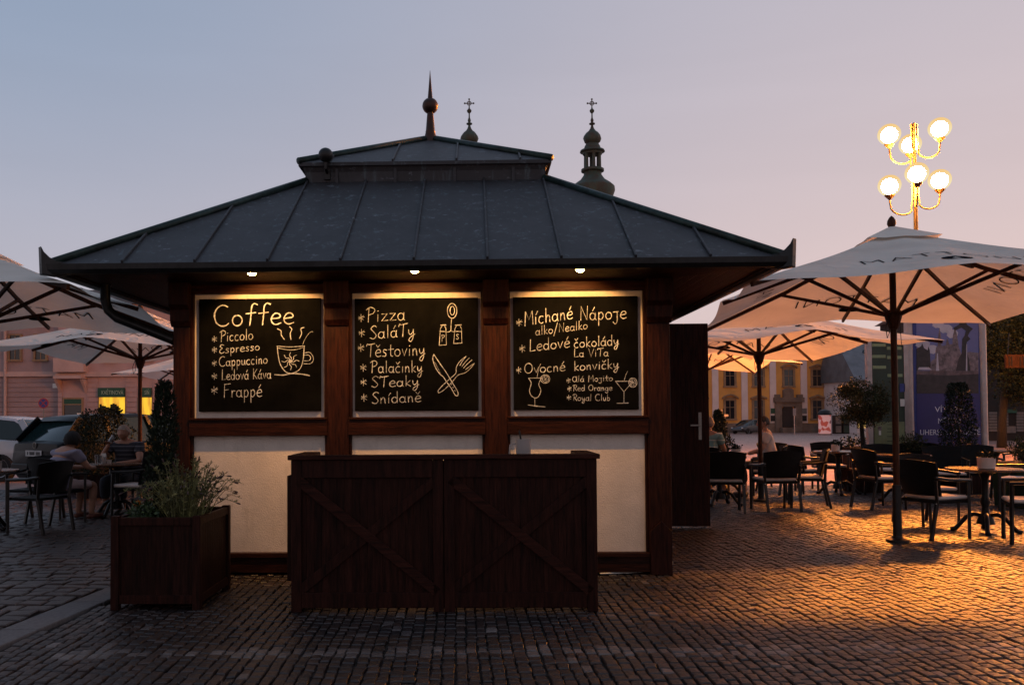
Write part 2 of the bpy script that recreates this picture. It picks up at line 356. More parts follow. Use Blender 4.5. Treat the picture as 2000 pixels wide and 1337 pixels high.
tag(k.build('kerb', M['kerbstone'], bevel=0.008), kind='structure')
# base sheet out to the horizon: sand under the setts, then brick-patterned square sloping gently down
g = MB(); ys = [-60, 0, 4, 17, 17.2, 40, 70, 100, 140, 300, 1500]; xs = [-900, -200, -60, -15, 0, 15, 60, 200, 900]
def gzz(Y): return -0.022 if Y <= 17 else gz(Y)-0.002
vs = [(X, Y, gzz(Y)) for Y in ys for X in xs]; nx = len(xs)
for j in range(len(ys)-1):
    for i in range(nx-1): pass
g.add(vs, [(j*nx+i, j*nx+i+1, (j+1)*nx+i+1, (j+1)*nx+i) for j in range(len(ys)-1) for i in range(nx-1)])
def far_ground():
    m = mat('far paving', (0.46, 0.29, 0.25), 0.42, 0, 0.2, 2.0, 0.0); t = m.node_tree; l = t.links; b = t.nodes['Principled BSDF']
    tcn = t.nodes.new('ShaderNodeTexCoord'); br = t.nodes.new('ShaderNodeTexBrick'); br.inputs['Scale'].default_value = 4.0; br.inputs['Mortar Size'].default_value = 0.02
    br.inputs['Color1'].default_value = (1, 1, 1, 1); br.inputs['Color2'].default_value = (0.7, 0.7, 0.72, 1); br.inputs['Mortar'].default_value = (0.35, 0.33, 0.33, 1)
    l.new(tcn.outputs['Object'], br.inputs['Vector']); src = [q for q in l if q.to_socket == b.inputs['Base Color']][0].from_socket
    mx = t.nodes.new('ShaderNodeMix'); mx.data_type = 'RGBA'; mx.blend_type = 'MULTIPLY'; mx.inputs['Factor'].default_value = 1
    l.new(src, mx.inputs[6]); l.new(br.outputs['Color'], mx.inputs[7]); l.new(mx.outputs[2], b.inputs['Base Color'])
    bp = t.nodes.new('ShaderNodeBump'); bp.inputs['Strength'].default_value = 0.5; bp.inputs['Distance'].default_value = 0.02; l.new(br.outputs['Fac'], bp.inputs['Height']); bp.invert = True
    l.new(bp.outputs[0], b.inputs['Normal']); return m
M['far_ground'] = far_ground()
go = g.build('ground', [M['far_ground'], M['joint']]); tag(go, kind='structure')
for p in go.data.polygons:
    if -60 < p.center.y < 17 and abs(p.center.x) < 60: p.material_index = 1 if p.center.y > 0 and abs(p.center.x) < 15 else 0

# ================================================================== KIOSK
PHI = R_(1.5)
_f = at(854, 812, 7.73)
kiosk = thing('kiosk', 'wooden snack kiosk with hipped metal roof and chalk menus on its cream walls', 'kiosk', (-0.257, 7.73, 0), -PHI)
KO = Vector((-0.257, 7.73, 0)); KU = Vector((math.cos(PHI), -math.sin(PHI), 0)); KV = Vector((math.sin(PHI), math.cos(PHI), 0))
def kp(px, py, v):                       # pixel -> kiosk (u, z) on the plane at depth v
    d = ray(px, py); o = CAMP-KO; t = (v-o.dot(KV))/d.dot(KV); p = o+d*t; return p.dot(KU), p.z
HW = 2.2                                  # half width; walls span v = 0 .. 4.4
def zz(py, v=0.0, px=810): return kp(px, py, v)[1]
def uu(px, v=0.0, py=700): return kp(px, py, v)[0]
Z_SOF = 2.60
z_top, z_ru, z_rl, z_lu, z_ll = zz(571, .05), zz(816), zz(849), zz(1077, .05), zz(1088)
# four front posts + back posts
fp = [(uu(338), uu(371)), (uu(638), uu(681)), (uu(946), uu(991)), (uu(1264), uu(1309))]
print('KIOSK posts', [tuple(round(q, 3) for q in p) for p in fp], 'z', [round(q, 3) for q in (z_top, z_ru, z_rl, z_lu, z_ll)])
def post(u0, u1, v0, v1, head=True):
    b = MB(); b.box(u0, u1, v0, v1, 0, Z_SOF); o = b.build('post', M['wood'], kiosk, bevel=0.008)
    if head:
        h = MB(); c = (u0+u1)/2; hw = (u1-u0)/2+0.012
        h.prism([(v0-0.10, Z_SOF-0.002), (v0-0.10, 2.40), (v0-0.055, 2.36), (v0-0.055, 2.26), (v0-0.02, 2.21), (v0+0.004, 2.21), (v0+0.004, Z_SOF-0.002)], c-hw, c+hw, axis='x')
        q = h.build('bracket', M['wood_dark'], o, bevel=0.006)
        s = MB(); zt = 0.47; s.prism([(u0+.006, 0.0), (u1-.006, 0.0), (u1-.006, zt-.09), (c, zt), (u0+.006, zt-.09)], v0-0.028, v0+0.002, axis='y'); s.build('post_shoe', M['wood_dark'], o, bevel=0.005)
    return o
for a, b in fp: post(a, b, 0, 0.16)
u0, u1 = fp[0][0], fp[3][1]
for a, b in ((u0, u0+.18), (-.09, .09), (u1-.18, u1)): post(a, b, 4.24, 4.4, False)
# cream wall panels between posts, upper and lower, with slim frames round the upper ones
for i in range(3):
    a, b = fp[i][1], fp[i+1][0]
    p = MB(); p.box(a-.01, b+.01, 0.055, 0.14, z_ru-.01, Z_SOF-0.08); p.build('wall_panel', M['plaster'], kiosk)
    p = MB(); p.box(a-.01, b+.01, 0.055, 0.14, z_ll-.05, z_rl+.02); p.build('wall_panel', M['plaster'], kiosk)
    f = MB()
    for q in ((a, a+.028, z_ru, z_top+.02), (b-.028, b, z_ru, z_top+.02), (a, a+.022, z_ll, z_rl), (b-.022, b, z_ll, z_rl)): f.box(q[0], q[1], 0.024, 0.056, q[2], q[3])
    f.build_each('panel_trim', M['wood'], kiosk, bevel=0.004)
    r = MB(); r.box(a-.005, b+.005, 0.0-.012, 0.1, z_rl, z_ru-.01); r.box(a-.002, b+.002, -.028, 0.1, z_ru-.0095, z_ru+.012); r.build_each('rail', M['wood_h'], kiosk, bevel=0.005)
    r = MB(); r.box(a-.005, b+.005, -.004, 0.1, 0.02, z_ll); r.box(a-.002, b+.002, -.02, 0.1, z_ll+.0005, z_lu); r.build_each('base_board', M['wood_h'], kiosk, bevel=0.005)
    r = MB(); r.box(a-.005, b+.005, 0.005, 0.1, z_top, Z_SOF-0.01); r.build('head_beam', M['wood_h'], kiosk, bevel=0.005)
    # the menu board, hung on the panel
# side and back walls
wl = MB(); wl.box(u0+.03, u0+.11, .16, 4.24, z_ll, Z_SOF-.05); wl.build_each('side_wall', M['plaster'], kiosk)
wl = MB(); wl.box(u0+.1, u1-.1, 4.28, 4.36, z_ll, Z_SOF-.05); wl.build('back_wall', M['plaster'], kiosk)
wl = MB(); wl.box(u1-.11, u1-.03, .16, 1.9, z_ll, Z_SOF-.05); wl.box(u1-.11, u1-.03, 3.2, 4.24, z_ll, Z_SOF-.05); wl.build_each('side_wall', M['plaster'], kiosk)
wr = MB()
for ux in (u0, u1-.08):
    for v_a, v_b in (((.16, 4.24),) if ux == u0 else ((.16, 1.9), (3.2, 4.24))):
        wr.box(ux+.0, ux+.08, v_a, v_b, .02, z_ll+.001); wr.box(ux-.012, ux+.092, v_a+.002, v_b-.002, z_rl, z_ru)
wr.box(u0+.18, u1-.18, 4.3, 4.41, .02, z_ll+.001); wr.box(u0+.18, u1-.18, 4.3, 4.41, z_rl, z_ru); wr.build_each('side_rail', M['wood'], kiosk, bevel=0.005)
fl = MB(); fl.box(u0+.12, u1-.12, .15, 4.27, .0, .05); fl.build('floor_slab', M['wood_dark'], kiosk)
an = MB(); an.box(u0+.05, u1-.5, 4.42, 6.9, .02, 2.42); ano = an.build('rear_light_block', M['wood_dark'], kiosk)  # unseen block added behind the kiosk, keeps lamp light off the left tables
an = MB(); an.prism([(4.42, 2.66), (4.42, 2.72), (7.05, 2.50), (7.05, 2.44)], u0-.05, u1-.4, axis='x'); an.build('light_block_top', M['roof'], ano)  # sloping top of the added light block
# open door leaf on the right wall, swung out square to it
dv = 3.18; du0 = u1+.02; du1 = uu(1384, dv, 830); dz1 = kp(1345, 632, dv)[1]; dz0 = max(0.02, kp(1384, 1027, dv)[1])
print('DOOR', round(du0, 2), round(du1, 2), round(dz0, 2), round(dz1, 2))
dr = MB(); dr.box(du0, du1, dv-.03, dv+.03, dz0, dz1); door = dr.build('door', M['door'], kiosk, bevel=0.006)
h = MB(); hx, hz = kp(1366, 830, dv-.04); h.box(hx-.012, hx+.028, dv-.042, dv-.0305, hz-.18, hz+.16); h.beam((hx+.01, dv-.06, hz+.0), (hx-.12, dv-.075, hz+.0), .022, .022); h.beam((hx+.008, dv-.03, hz), (hx+.008, dv-.075, hz), .022, .022)
h.build('handle', M['steel'], door, bevel=0.003)
# soffit (four mitred boards fields) and fascia
CV = 2.2; CU = (u0+u1)/2; EH = 2.90; wi = 2.12
def ring(side):                          # local (u,v) corner order for one side: outer a,b then inner b,a
    o = [(-1,-1), (1,-1), (1,1), (-1,1)]; a, b = o[side], o[(side+1) % 4]; return a, b
for s_ in range(4):
    a, b = ring(s_); q = MB()
    A = (CU+a[0]*EH, CV+a[1]*EH); B = (CU+b[0]*EH, CV+b[1]*EH); C_ = (CU+b[0]*wi, CV+b[1]*wi); D = (CU+a[0]*wi, CV+a[1]*wi)
    q.prism([A, B, C_, D], Z_SOF, Z_SOF+.03, axis='z'); q.build('soffit', M['soffit'] if s_ % 2 == 0 else M['soffit_side'], kiosk)
# roof: lower hipped skirt, neck, little cap roof
ER = 2.94; ZE = 2.658; TR = 1.20; ZT = 3.775
def hip(name, er, ze, tr, zt, m, thick=0.05, seam=0.6, seam_off=0.0, parent=kiosk):
    r = MB(); o = [(-1,-1), (1,-1), (1,1), (-1,1)]
    vs = [(CU+x*er, CV+y*er, ze) for x, y in o]+[(CU+x*tr, CV+y*tr, zt) for x, y in o]+[(CU+x*er, CV+y*er, ze-thick) for x, y in o]+[(CU+x*tr, CV+y*tr, zt-thick) for x, y in o]
    fs = [(i, (i+1) % 4, 4+(i+1) % 4, 4+i) for i in range(4)]+[(8+(i+1) % 4, 8+i, 12+i, 12+(i+1) % 4) for i in range(4)]+[((i+1) % 4, i, 8+i, 8+(i+1) % 4) for i in range(4)]+[(4+i, 4+(i+1) % 4, 12+(i+1) % 4, 12+i) for i in range(4)]
    r.add(vs, fs); ro = r.build(name, m, parent)
    sm = MB(); n_up = math.atan2(zt-ze, er-tr)
    for k4 in range(4):
        c, s = math.cos(k4*math.pi/2), math.sin(k4*math.pi/2)
        T = lambda u, v, z: (CU+u*c-v*s, CV+u*s+v*c, z)
        q = -6
        while q <= 6:
            u = q*seam+seam_off
            if abs(u) < er-.05:
                e = max(abs(u), tr); f = (er-e)/(er-tr); zt_ = ze+f*(zt-ze)
                sm.beam(T(u, -er, ze+.012), T(u, -e, zt_+.012), .020, .028, up=(0, 0, 1))
            q += 1
    sm.build_each('standing_seam', m, ro, bevel=0.006)
    hp = MB()
    for x, y in o: hp.tube([(CU+x*er, CV+y*er, ze+.015), (CU+x*tr, CV+y*tr, zt+.015)], 0.036, 8)
    hp.build_each('hip_ridge', M['ridge'], ro, smooth=True)
    return ro
print('SEAMS', [round(uu(p, CV-ER, 500)-CU, 2) for p in (215, 365, 517, 662, 806, 951, 1097, 1252, 1410)], 'eave', [round(kp(p, q, CV-ER)[0]-CU, 2) for p, q in ((75, 515), (1545, 490))], round(kp(810, 505, CV-ER)[1], 3))
print('CAP', [round(kp(p, q, CV-1.235)[i]-(CU if i == 0 else 0), 3) for p, q in ((588, 318), (1070, 308)) for i in (0, 1)], 'apex', [round(q, 3) for q in kp(844, 275, CV)], [round(q, 3) for q in kp(844, 135, CV)], 'neck', round(kp(829, 347, CV-TR)[1], 3))
hip('roof', ER, ZE, TR, ZT, M['roof'], seam=0.595, seam_off=0.0)
nk = MB(); o4 = [(-1,-1), (1,-1), (1,1), (-1,1)]
vs = [(CU+x*TR, CV+y*TR, ZT-.06) for x, y in o4]+[(CU+x*(TR+.015), CV+y*(TR+.015), 3.87) for x, y in o4]+[(CU+x*(TR+.05), CV+y*(TR+.05), 3.95) for x, y in o4]
fs = [(i, (i+1) % 4, 4+(i+1) % 4, 4+i) for i in range(4)]+[(4+i, 4+(i+1) % 4, 8+(i+1) % 4, 8+i) for i in range(4)]+[(8, 9, 10, 11), (3, 2, 1, 0)]
nk.add(vs, fs); nko = nk.build('roof_neck', M['roof'], kiosk)
ns = MB()
for q in (-.89, -.3, .3, .89): ns.box(CU+q-.014, CU+q+.014, CV-TR-.03, CV-TR+.02, ZT-.03, 3.90)
ns.build_each('standing_seam', M['roof'], nko)
hip('cap_roof', 1.27, 3.955, 0.06, 4.55, M['roof'], thick=0.035, seam=0.64, seam_off=0.32)
fn = MB(); fn.lathe([(.145, 4.44), (.10, 4.52), (.07, 4.60), (.055, 4.66), (.057, 4.665), (.052, 4.68), (.036, 4.88), (.036, 4.885)] + [(.092*math.sin(math.pi*(i/10.)), 4.965-.092*math.cos(math.pi*(i/10.))) for i in range(2, 9)] + [(.03, 5.05), (.028, 5.06), (.016, 5.2), (.002, 5.375)], 20, (CU, CV, 0))
fn.build('finial', M['copper'], kiosk, smooth='auto')
bu, bz = kp(636, 303, CV-TR-.12); b_ = MB(); b_.sphere((bu, CV-TR-.12, bz), .073, 18, 12); b_.tube([(bu, CV-TR-.12, bz-.06), (bu, CV-TR-.12, bz-.13), (bu, CV-TR+.02, bz-.17)], .016, 8); b_.box(bu-.03, bu+.03, CV-TR-.04, CV-TR+.01, bz-.22, bz-.12)
b_.build('roof_ball', M['black'], kiosk, smooth='auto')
# gutter, curled corner pieces, fascia, downpipe
gt = MB(); ge = ER+.0
for k4 in range(4):
    c, s = math.cos(k4*math.pi/2), math.sin(k4*math.pi/2); T = lambda u, v, z: (CU+u*c-v*s, CV+u*s+v*c, z)
    prof = [(-.075, .0), (-.07, -.045), (-.045, -.075), (-.0, -.08), (.04, -.07), (.05, 0.0), (.04, 0.0), (.03, -.055), (-.035, -.06), (-.062, -.03), (-.066, .0)]
    vs = []; n = len(prof)
    for e in (-1, 1):
        for v_, z_ in prof: vs.append(T(e*(ge-v_), -ge+v_, ZE-.012+z_))
    gt.add(vs, [(i, (i+1) % n, n+(i+1) % n, n+i) for i in range(n)])
gu = gt.build('gutter', M['gutter'], kiosk)
fa = MB()
for k4 in range(4):
    c, s = math.cos(k4*math.pi/2), math.sin(k4*math.pi/2); T = Matrix.Translation((CU, CV, 0)) @ Matrix.Rotation(k4*math.pi/2, 4, 'Z')
    fa.box(-2.89, 2.89, -2.895, -2.865, Z_SOF-.012, Z_SOF+.035, T)
fa.build_each('fascia', M['wood_dark'], kiosk)
cf = MB()
for x, y in o4:
    T = Matrix.Translation((CU+x*(ER+.0), CV+y*(ER+.0), ZE)) @ Matrix.Rotation(math.atan2(y, x), 4, 'Z')
    poly = [(.10, -.10), (.11, .13), (.085, .085), (.04, .045), (-.03, .022), (-.15, .025), (-.16, -.07), (-.02, -.105)]
    cf.prism(poly, -.035, .035, axis='y', M=T)
cf.build_each('corner_piece', M['gutter'], gu, bevel=0.008)
dp = MB(); v1 = CV-ER+.10
pts = [(*[(kp(205, 545, .02)[0])], .02, kp(205, 545, .02)[1]), (kp(206, 588, .02)[0], .02, kp(206, 588, .02)[1]), (kp(212, 606, .02)[0], .02, kp(212, 606, .02)[1]), (kp(228, 620, .02)[0], .02, kp(228, 620, .02)[1]), (kp(337, 663, .03)[0], .03, kp(337, 663, .03)[1]), (kp(348, 672, .04)[0], .2, kp(348, 672, .04)[1]-.02), (u0-.02, .25, 2.0), (u0-.05, .3, 1.9), (u0-.05, .3, .1)]
dp.tube(pts, .044, 12); dp.lathe([(.055, .0), (.065, .05), (.075, .14)], 14, (pts[0][0], .02, pts[0][2]-.06)); dp.build('downpipe', M['gutter'], kiosk, smooth='auto')
# small lamps in the soffit
M['lamp_glow'] = glow('warm lamp', (1.0, 0.50, 0.13), 230.0)
for px, py in ((492, 535), (810, 530), (1133, 528)):
    d = ray(px, py); t = (Z_SOF-.02-EYE)/d.z; p = CAMP+d*t-KO; lu, lv = p.dot(KU), p.dot(KV)
    r = MB(); r.lathe([(.055, Z_SOF+.0), (.055, Z_SOF-.008), (.046, Z_SOF-.012), (.034, Z_SOF-.010), (.034, Z_SOF+.0)], 20, (lu, lv, 0)); ro = r.build('soffit_lamp', M['steel'], kiosk, smooth='auto')
    b = MB(); b.sphere((lu, lv, Z_SOF-.014), .033, 14, 8, sq=(1, 1, .6)); b.build('bulb', M['lamp_glow'], ro, smooth=True)
    sl = bpy.data.lights.new('soffit_spot', 'SPOT'); sl.energy = SPOT_W; sl.color = (1.0, 0.48, 0.13); sl.spot_size = R_(100); sl.spot_blend = 0.35; sl.shadow_soft_size = 0.03
    so_ = bpy.data.objects.new('soffit_spot', sl); col.objects.link(so_); so_.parent = ro; so_.location = (lu, lv, Z_SOF-.035)   # this fitting's own light, tilted at the board
    so_.rotation_euler = Vector((0, -.67, .60)).to_track_quat('Z', 'Y').to_euler()

# ------------------------------------------------------------------ chalk lettering: a hand-drawn stroke alphabet
def ell(cx, cy, rx, ry, a0, a1, n=14): return [(cx+rx*math.cos(R_(a0+(a1-a0)*i/n)), cy+ry*math.sin(R_(a0+(a1-a0)*i/n))) for i in range(n+1)]
G = {
 'C': (.72, [ell(.40, .5, .38, .5, 55, 312)]), 'o': (.52, [ell(.25, .25, .22, .25, 95, 470)]), 'f': (.5, [[(.56, .97), (.42, 1.03), (.3, .88), (.27, .5), (.22, 0)], [(.04, .55), (.48, .6)]]),
 'e': (.5, [[(.05, .27), (.42, .33), (.38, .5), (.2, .52), (.05, .33), (.07, .11), (.24, 0), (.47, .07)]]), 'P': (.6, [[(.12, 0), (.17, .95)], [(-.02, .86), (.28, 1.02), (.56, .86), (.46, .6), (.15, .5)]]),
 'i': (.24, [[(.1, .5), (.1, 0)], [(.1, .72), (.13, .75)]]), 'I': (.24, [[(.1, .5), (.1, 0)]]), 'c': (.46, [ell(.24, .25, .21, .26, 55, 310)]), 'l': (.24, [[(.11, 1.0), (.1, 0)]]),
 'E': (.58, [[(.5, .93), (.24, 1.0), (.12, .8), (.32, .56), (.08, .36), (.1, .08), (.3, 0), (.52, .1)]]), 's': (.42, [[(.35, .46), (.17, .52), (.1, .36), (.3, .2), (.25, .02), (.03, .03)]]),
 'p': (.5, [[(.08, .52), (.08, -.42)], [(.08, .4), (.28, .53), (.42, .26), (.27, 0), (.08, .08)]]), 'r': (.4, [[(.08, .5), (.09, 0)], [(.09, .3), (.2, .47), (.36, .46)]]),
 'a': (.54, [ell(.22, .25, .2, .25, 40, 385), [(.43, .52), (.42, .1), (.5, 0)]]), 'u': (.5, [[(.06, .5), (.07, .12), (.2, 0), (.34, .13), (.38, .5)], [(.38, .5), (.42, 0)]]),
 'n': (.48, [[(.06, .5), (.07, 0)], [(.07, .3), (.2, .5), (.33, .42), (.38, 0)]]), 'L': (.52, ['!', [(.09, 1), (.07, 0), (.48, .05)]]), 'd': (.52, [ell(.22, .25, .2, .25, 40, 385), [(.42, 1.0), (.43, 0)]]),
 'v': (.46, ['!', [(.03, .52), (.2, 0), (.42, .54)]]), 'K': (.56, ['!', [(.08, 1), (.08, 0)], [(.52, .95), (.1, .45), (.52, 0)]]), 'F': (.6, ['!', [(.13, 1), (.1, 0)], [(.1, .96), (.64, 1)], [(.12, .52), (.46, .58)]]),
 'z': (.5, ['!', [(.05, .5), (.42, .52), (.05, .02), (.47, .05)]]), 'S': (.56, [[(.52, .9), (.32, 1.02), (.1, .8), (.3, .54), (.48, .25), (.3, 0), (.03, .1)]]), 'T': (.62, [[(0, .8), (.06, .98), (.2, .93), (.66, 1.0)], [(.36, .95), (.3, 0)]]),
 'y': (.5, [[(.04, .5), (.08, .2), (.2, .12), (.34, .28), (.4, .5)], [(.4, .5), (.38, -.1), (.22, -.42), (.06, -.3), (.2, -.08), (.5, .12)]]), 't': (.42, [[(.2, .85), (.19, .12), (.36, 0)], [(0, .5), (.42, .54)]]),
 'k': (.46, ['!', [(.08, 1), (.08, 0)], [(.38, .52), (.1, .24), (.42, 0)]]), 'M': (.74, ['!', [(.05, -.05), (.1, 1), (.36, .38), (.62, 1), (.68, 0)]]), 'h': (.48, [[(.06, 1), (.07, 0)], [(.07, .3), (.2, .5), (.33, .42), (.38, 0)]]),
 'N': (.64, ['!', [(.06, 0), (.08, 1), (.52, 0), (.56, 1)]]), 'j': (.46, [[(.0, .5), (.42, .53)], [(.3, .5), (.31, -.15), (.16, -.36), (0, -.2)]]), 'O': (.74, [ell(.36, .5, .33, .48, 100, 472)]), 'V': (.58, ['!', [(0, 1), (.25, 0), (.56, 1)]]),
 'R': (.6, [[(.12, 0), (.17, .95)], [(-.02, .86), (.28, 1.02), (.54, .84), (.44, .58), (.15, .5)], [(.22, .5), (.56, 0)]]), 'b': (.48, [[(.06, 1), (.07, 0)], [(.07, .35), (.26, .5), (.4, .26), (.24, 0), (.07, .1)]]),
 'g': (.5, [ell(.22, .25, .2, .25, 40, 385), [(.42, .5), (.41, -.2), (.22, -.42), (.05, -.25)]]), 'A': (.66, [ell(.28, .46, .26, .42, 40, 385), [(.56, .9), (.56, .15), (.64, 0)]]), '/': (.5, [[(.02, -.35), (.42, 1.15)]]), ' ': (.36, []),
}
ACC = {'á': ('a', 'A'), 'é': ('e', 'A'), 'í': ('I', 'A'), 'ě': ('e', 'V'), 'č': ('c', 'V'), 'š': ('s', 'V')}
def smooth(pts, n=5):
    if len(pts) < 3: return pts
    o = []; P = [pts[0]]+list(pts)+[pts[-1]]
    for i in range(1, len(P)-2):
        for k in range(n):
            t = k/n; a, b, c, d = P[i-1], P[i], P[i+1], P[i+2]
            o.append(tuple(.5*((2*b[j])+(-a[j]+c[j])*t+(2*a[j]-5*b[j]+4*c[j]-d[j])*t*t+(-a[j]+3*b[j]-3*c[j]+d[j])*t**3) for j in (0, 1)))
    o.append(P[-2]); return o
def word(txt):
    x = 0; out = []
    for ch in txt:
        base, ac = ACC.get(ch, (ch, None)); w_, st = G[base]; sharp = bool(st) and st[0] == '!'
        for s in (st[1:] if sharp else st): out.append([(px+x, py) for px, py in (s if sharp or len(s) > 12 else smooth(s))])
        if ac == 'A': out.append([(x+w_*.42, .66), (x+w_*.42+.14, .9)])
        if ac == 'V': out.append([(x+w_*.45-.14, .88), (x+w_*.45, .68), (x+w_*.45+.16, .9)])
        x += w_+.07
    return out, x
class Chalk:                              # strokes given in photo pixels, laid on the board as flat ribbons
    def __init__(s, v): s.v = v; s.b = MB(); s.k = 0
    def line(s, pts, wpx=2.6):
        q = [Vector(kp(px, py, s.v)) for px, py in pts]; wd = wpx*.56/2/222.0; s.k += 1; dv_ = -0.0002*(s.k % 7)
        ls = []; rs = []
        for i, p in enumerate(q):
            t = q[min(i+1, len(q)-1)]-q[max(i-1, 0)]
            if t.length < 1e-6: t = Vector((1, 0))
            t.normalize(); n = Vector((-t.y, t.x)); k = wd*random.uniform(.65, 1.25)
            if i in (0, len(q)-1): p = p+t*(wd*.6 if i else -wd*.6); k *= .8
            ls.append(p+n*k); rs.append(p-n*k)
        vs = [(a.x, s.v+dv_, a.y) for a in ls]+[(a.x, s.v+dv_, a.y) for a in rs]; n = len(q)
        s.b.add(vs, [(i, i+1, n+i+1, n+i) for i in range(n-1)])
    def write(s, txt, x0, y0, x1, y1, cap, wpx=2.6):
        st, wd = word(txt); sx = (x1-x0)/wd
        for k in st: s.line([(x0+px*sx+random.uniform(-.25, .25), y0+(y1-y0)*px/wd-py*cap+random.uniform(-.25, .25)) for px, py in k], wpx)
    def star(s, x, y, r=7, wpx=1.9):
        for a in (90, 30, 150, 5): s.line([(x+r*math.cos(R_(a+9))*.8, y-r*math.sin(R_(a+9))), (x-r*math.cos(R_(a-5))*.8, y+r*math.sin(R_(a-5)))], wpx)
VB = 0.020
def menu(px0, px1, py0, py1, label):
    a, zt = kp(px0, py0, VB); b, zb = kp(px1, py1, VB)
    T = thing('menu_board', label, 'menu board', KO+KU*((a+b)/2)+KV*VB+Vector((0, 0, zb)), -PHI, 'chalk menu boards on the kiosk front')
    bb = MB(); c = (a+b)/2; bb.box(a-c, b-c, 0, .034, 0, zt-zb); bb.build('board', M['board'], T, bevel=0.003)
    return T, c, zb
def finish(ch, T, c, zb, name):
    for i, p in enumerate(ch.b.v): ch.b.v[i] = (p[0]-c, p[1]-VB, p[2]-zb)
    ch.b.build(name, M['chalk'], T, fix=False)
S1 = 4.953
T, c, zb = menu(388.5, 626.5, 584, 802, 'blackboard listing coffees with a chalk cup, leftmost board on the kiosk')
ch = Chalk(VB-.002)
ch.write('Coffee', 418, 637.5, 578, 632, 41, 4.2); ch.write('Piccolo', 430, 667, 496, 662, 21); ch.write('Espresso', 428, 690, 509, 683, 16.5); ch.write('Cappuccino', 428, 715.5, 524, 709, 19)
ch.write('Ledová Káva', 433, 741.7, 531, 738.5, 20, 2.3); ch.write('Frappé', 436, 775.5, 514, 774, 26)
for y_, r in ((662, 6), (683, 6), (709, 6), (734.6, 6.5), (762, 8)): ch.star(419, y_, r)
finish(ch, T, c, zb, 'chalk_writing')
ch = Chalk(VB-.002); A = lambda *p: [(360+x/S1, 560+y/S1) for x, y in p]; LN = lambda w_, *p: ch.line(smooth(A(*p)), w_)
LN(2.6, (900, 572), (905, 640), (925, 740), (965, 805), (1005, 832), (1060, 830), (1120, 790), (1150, 700), (1160, 570)); LN(2.4, (895, 572), (1030, 580), (1165, 570)); LN(2.0, (905, 590), (1000, 608), (1080, 606), (1150, 585))
LN(2.4, (1160, 640), (1215, 635), (1250, 690), (1225, 740), (1155, 742)); LN(2.0, (1160, 660), (1205, 660), (1222, 690), (1205, 712), (1158, 715)); LN(3.4, (872, 848), (960, 852), (1040, 838), (1130, 842), (1212, 858))
for x_ in ((900, 405, 935, 425, 938, 465, 968, 508), (1018, 385, 1040, 410, 1025, 450, 1032, 508), (1158, 392, 1128, 405, 1135, 450, 1115, 497)): LN(3.2, *[(x_[i], x_[i+1]) for i in (0, 2, 4, 6)])
for a in range(0, 360, 45):
    cs, sn = math.cos(R_(a)), math.sin(R_(a)); LN(2.4, (1027+8*cs, 718+8*sn), (1027+30*cs-9*sn, 718+30*sn+9*cs), (1027+55*cs+9*sn, 718+55*sn-9*cs), (1027+84*cs, 718+84*sn))
LN(5, (1012, 712), (1027, 722), (1042, 716)); LN(1.1, (1145, 560), (1170, 500), (1215, 440), (1245, 432))
finish(ch, T, c, zb, 'chalk_drawing')
T, c, zb = menu(692.5, 935, 583, 801, 'blackboard listing meals with chalk knife and fork, middle board on the kiosk')
ch = Chalk(VB-.002)
ch.write('Pizza', 716, 629, 794, 624.5, 28); ch.write('SaláTy', 722, 662, 812, 655, 25); ch.write('Těstoviny', 716, 697, 832, 693, 26); ch.write('PalačInky', 724, 727.6, 827, 726.5, 23); ch.write('STeaky', 725, 756, 820, 753, 21); ch.write('Snídaně', 726, 788, 825, 784, 22)
for x_, y_ in ((178, 300), (182, 445), (175, 590), (198, 780), (200, 920), (205, 1070)): ch.star(670+x_/S1, 560+y_/S1, 7.5)
finish(ch, T, c, zb, 'chalk_writing')
ch = Chalk(VB-.002); A = lambda *p: [(670+x/S1, 560+y/S1) for x, y in p]
ch.line(A(*ell(1055, 232, 46, 72, 0, 360, 24)), 2.6); ch.line(A(*ell(1057, 230, 22, 42, 0, 360, 18)), 2.2); LN(2.4, (1050, 305), (1045, 370), (1040, 425), (1005, 437)); LN(2.2, (1040, 425), (1078, 437))
for x0, x1, y1, ltr in ((932, 1000, 565, 'P'), (1072, 1150, 548, 'S')):
    LN(2.4, (x0+8, 425), (x0-2, y1)); LN(2.4, (x1-4, 425), (x1, y1-5)); ch.line(A((x0-2, y1), (x1, y1-5)), 3); LN(2.2, (x0+8, 425), (x0+12, 400), (x0+25, 380)); LN(2.2, (x1-4, 425), (x1-6, 400), (x1-18, 380)); LN(4, (x0+14, 370), (x1-6, 368)); ch.line(A((x0+4, 430), (x1-2, 432)), 2.2)
    q = A((x0+20, 528 if ltr == 'P' else 505)); ch.write(ltr, q[0][0], q[0][1], q[0][0]+6.5, q[0][1], 13 if ltr == 'P' else 9.5, 2)
LN(2.2, (878, 652), (868, 700), (895, 780), (935, 840), (970, 870), (1000, 915), (1050, 985), (1085, 1045), (1110, 1050), (1108, 1010), (1060, 930), (1000, 830), (930, 730), (878, 652))
for i in range(8): LN(1.2, (880+i*8, 725+i*16), (898+i*7, 738+i*14))
LN(2.2, (925, 1025), (920, 1005), (960, 955), (1020, 900), (1090, 835), (1095, 780), (1130, 720), (1190, 672)); LN(2.2, (925, 1025), (970, 1000), (1050, 925), (1110, 855), (1180, 830), (1230, 790), (1272, 738))
for q in ((1190, 672, 1130, 760), (1222, 685, 1150, 770), (1248, 705, 1165, 785), (1272, 738, 1185, 800)): LN(1.8, (q[0], q[1]), ((q[0]+q[2])/2-4, (q[1]+q[3])/2), (q[2], q[3]))
for q in ((1045, 940), (1062, 970), (1080, 1000)): LN(2.4, q, (q[0]+5, q[1]+6))
finish(ch, T, c, zb, 'chalk_drawing')
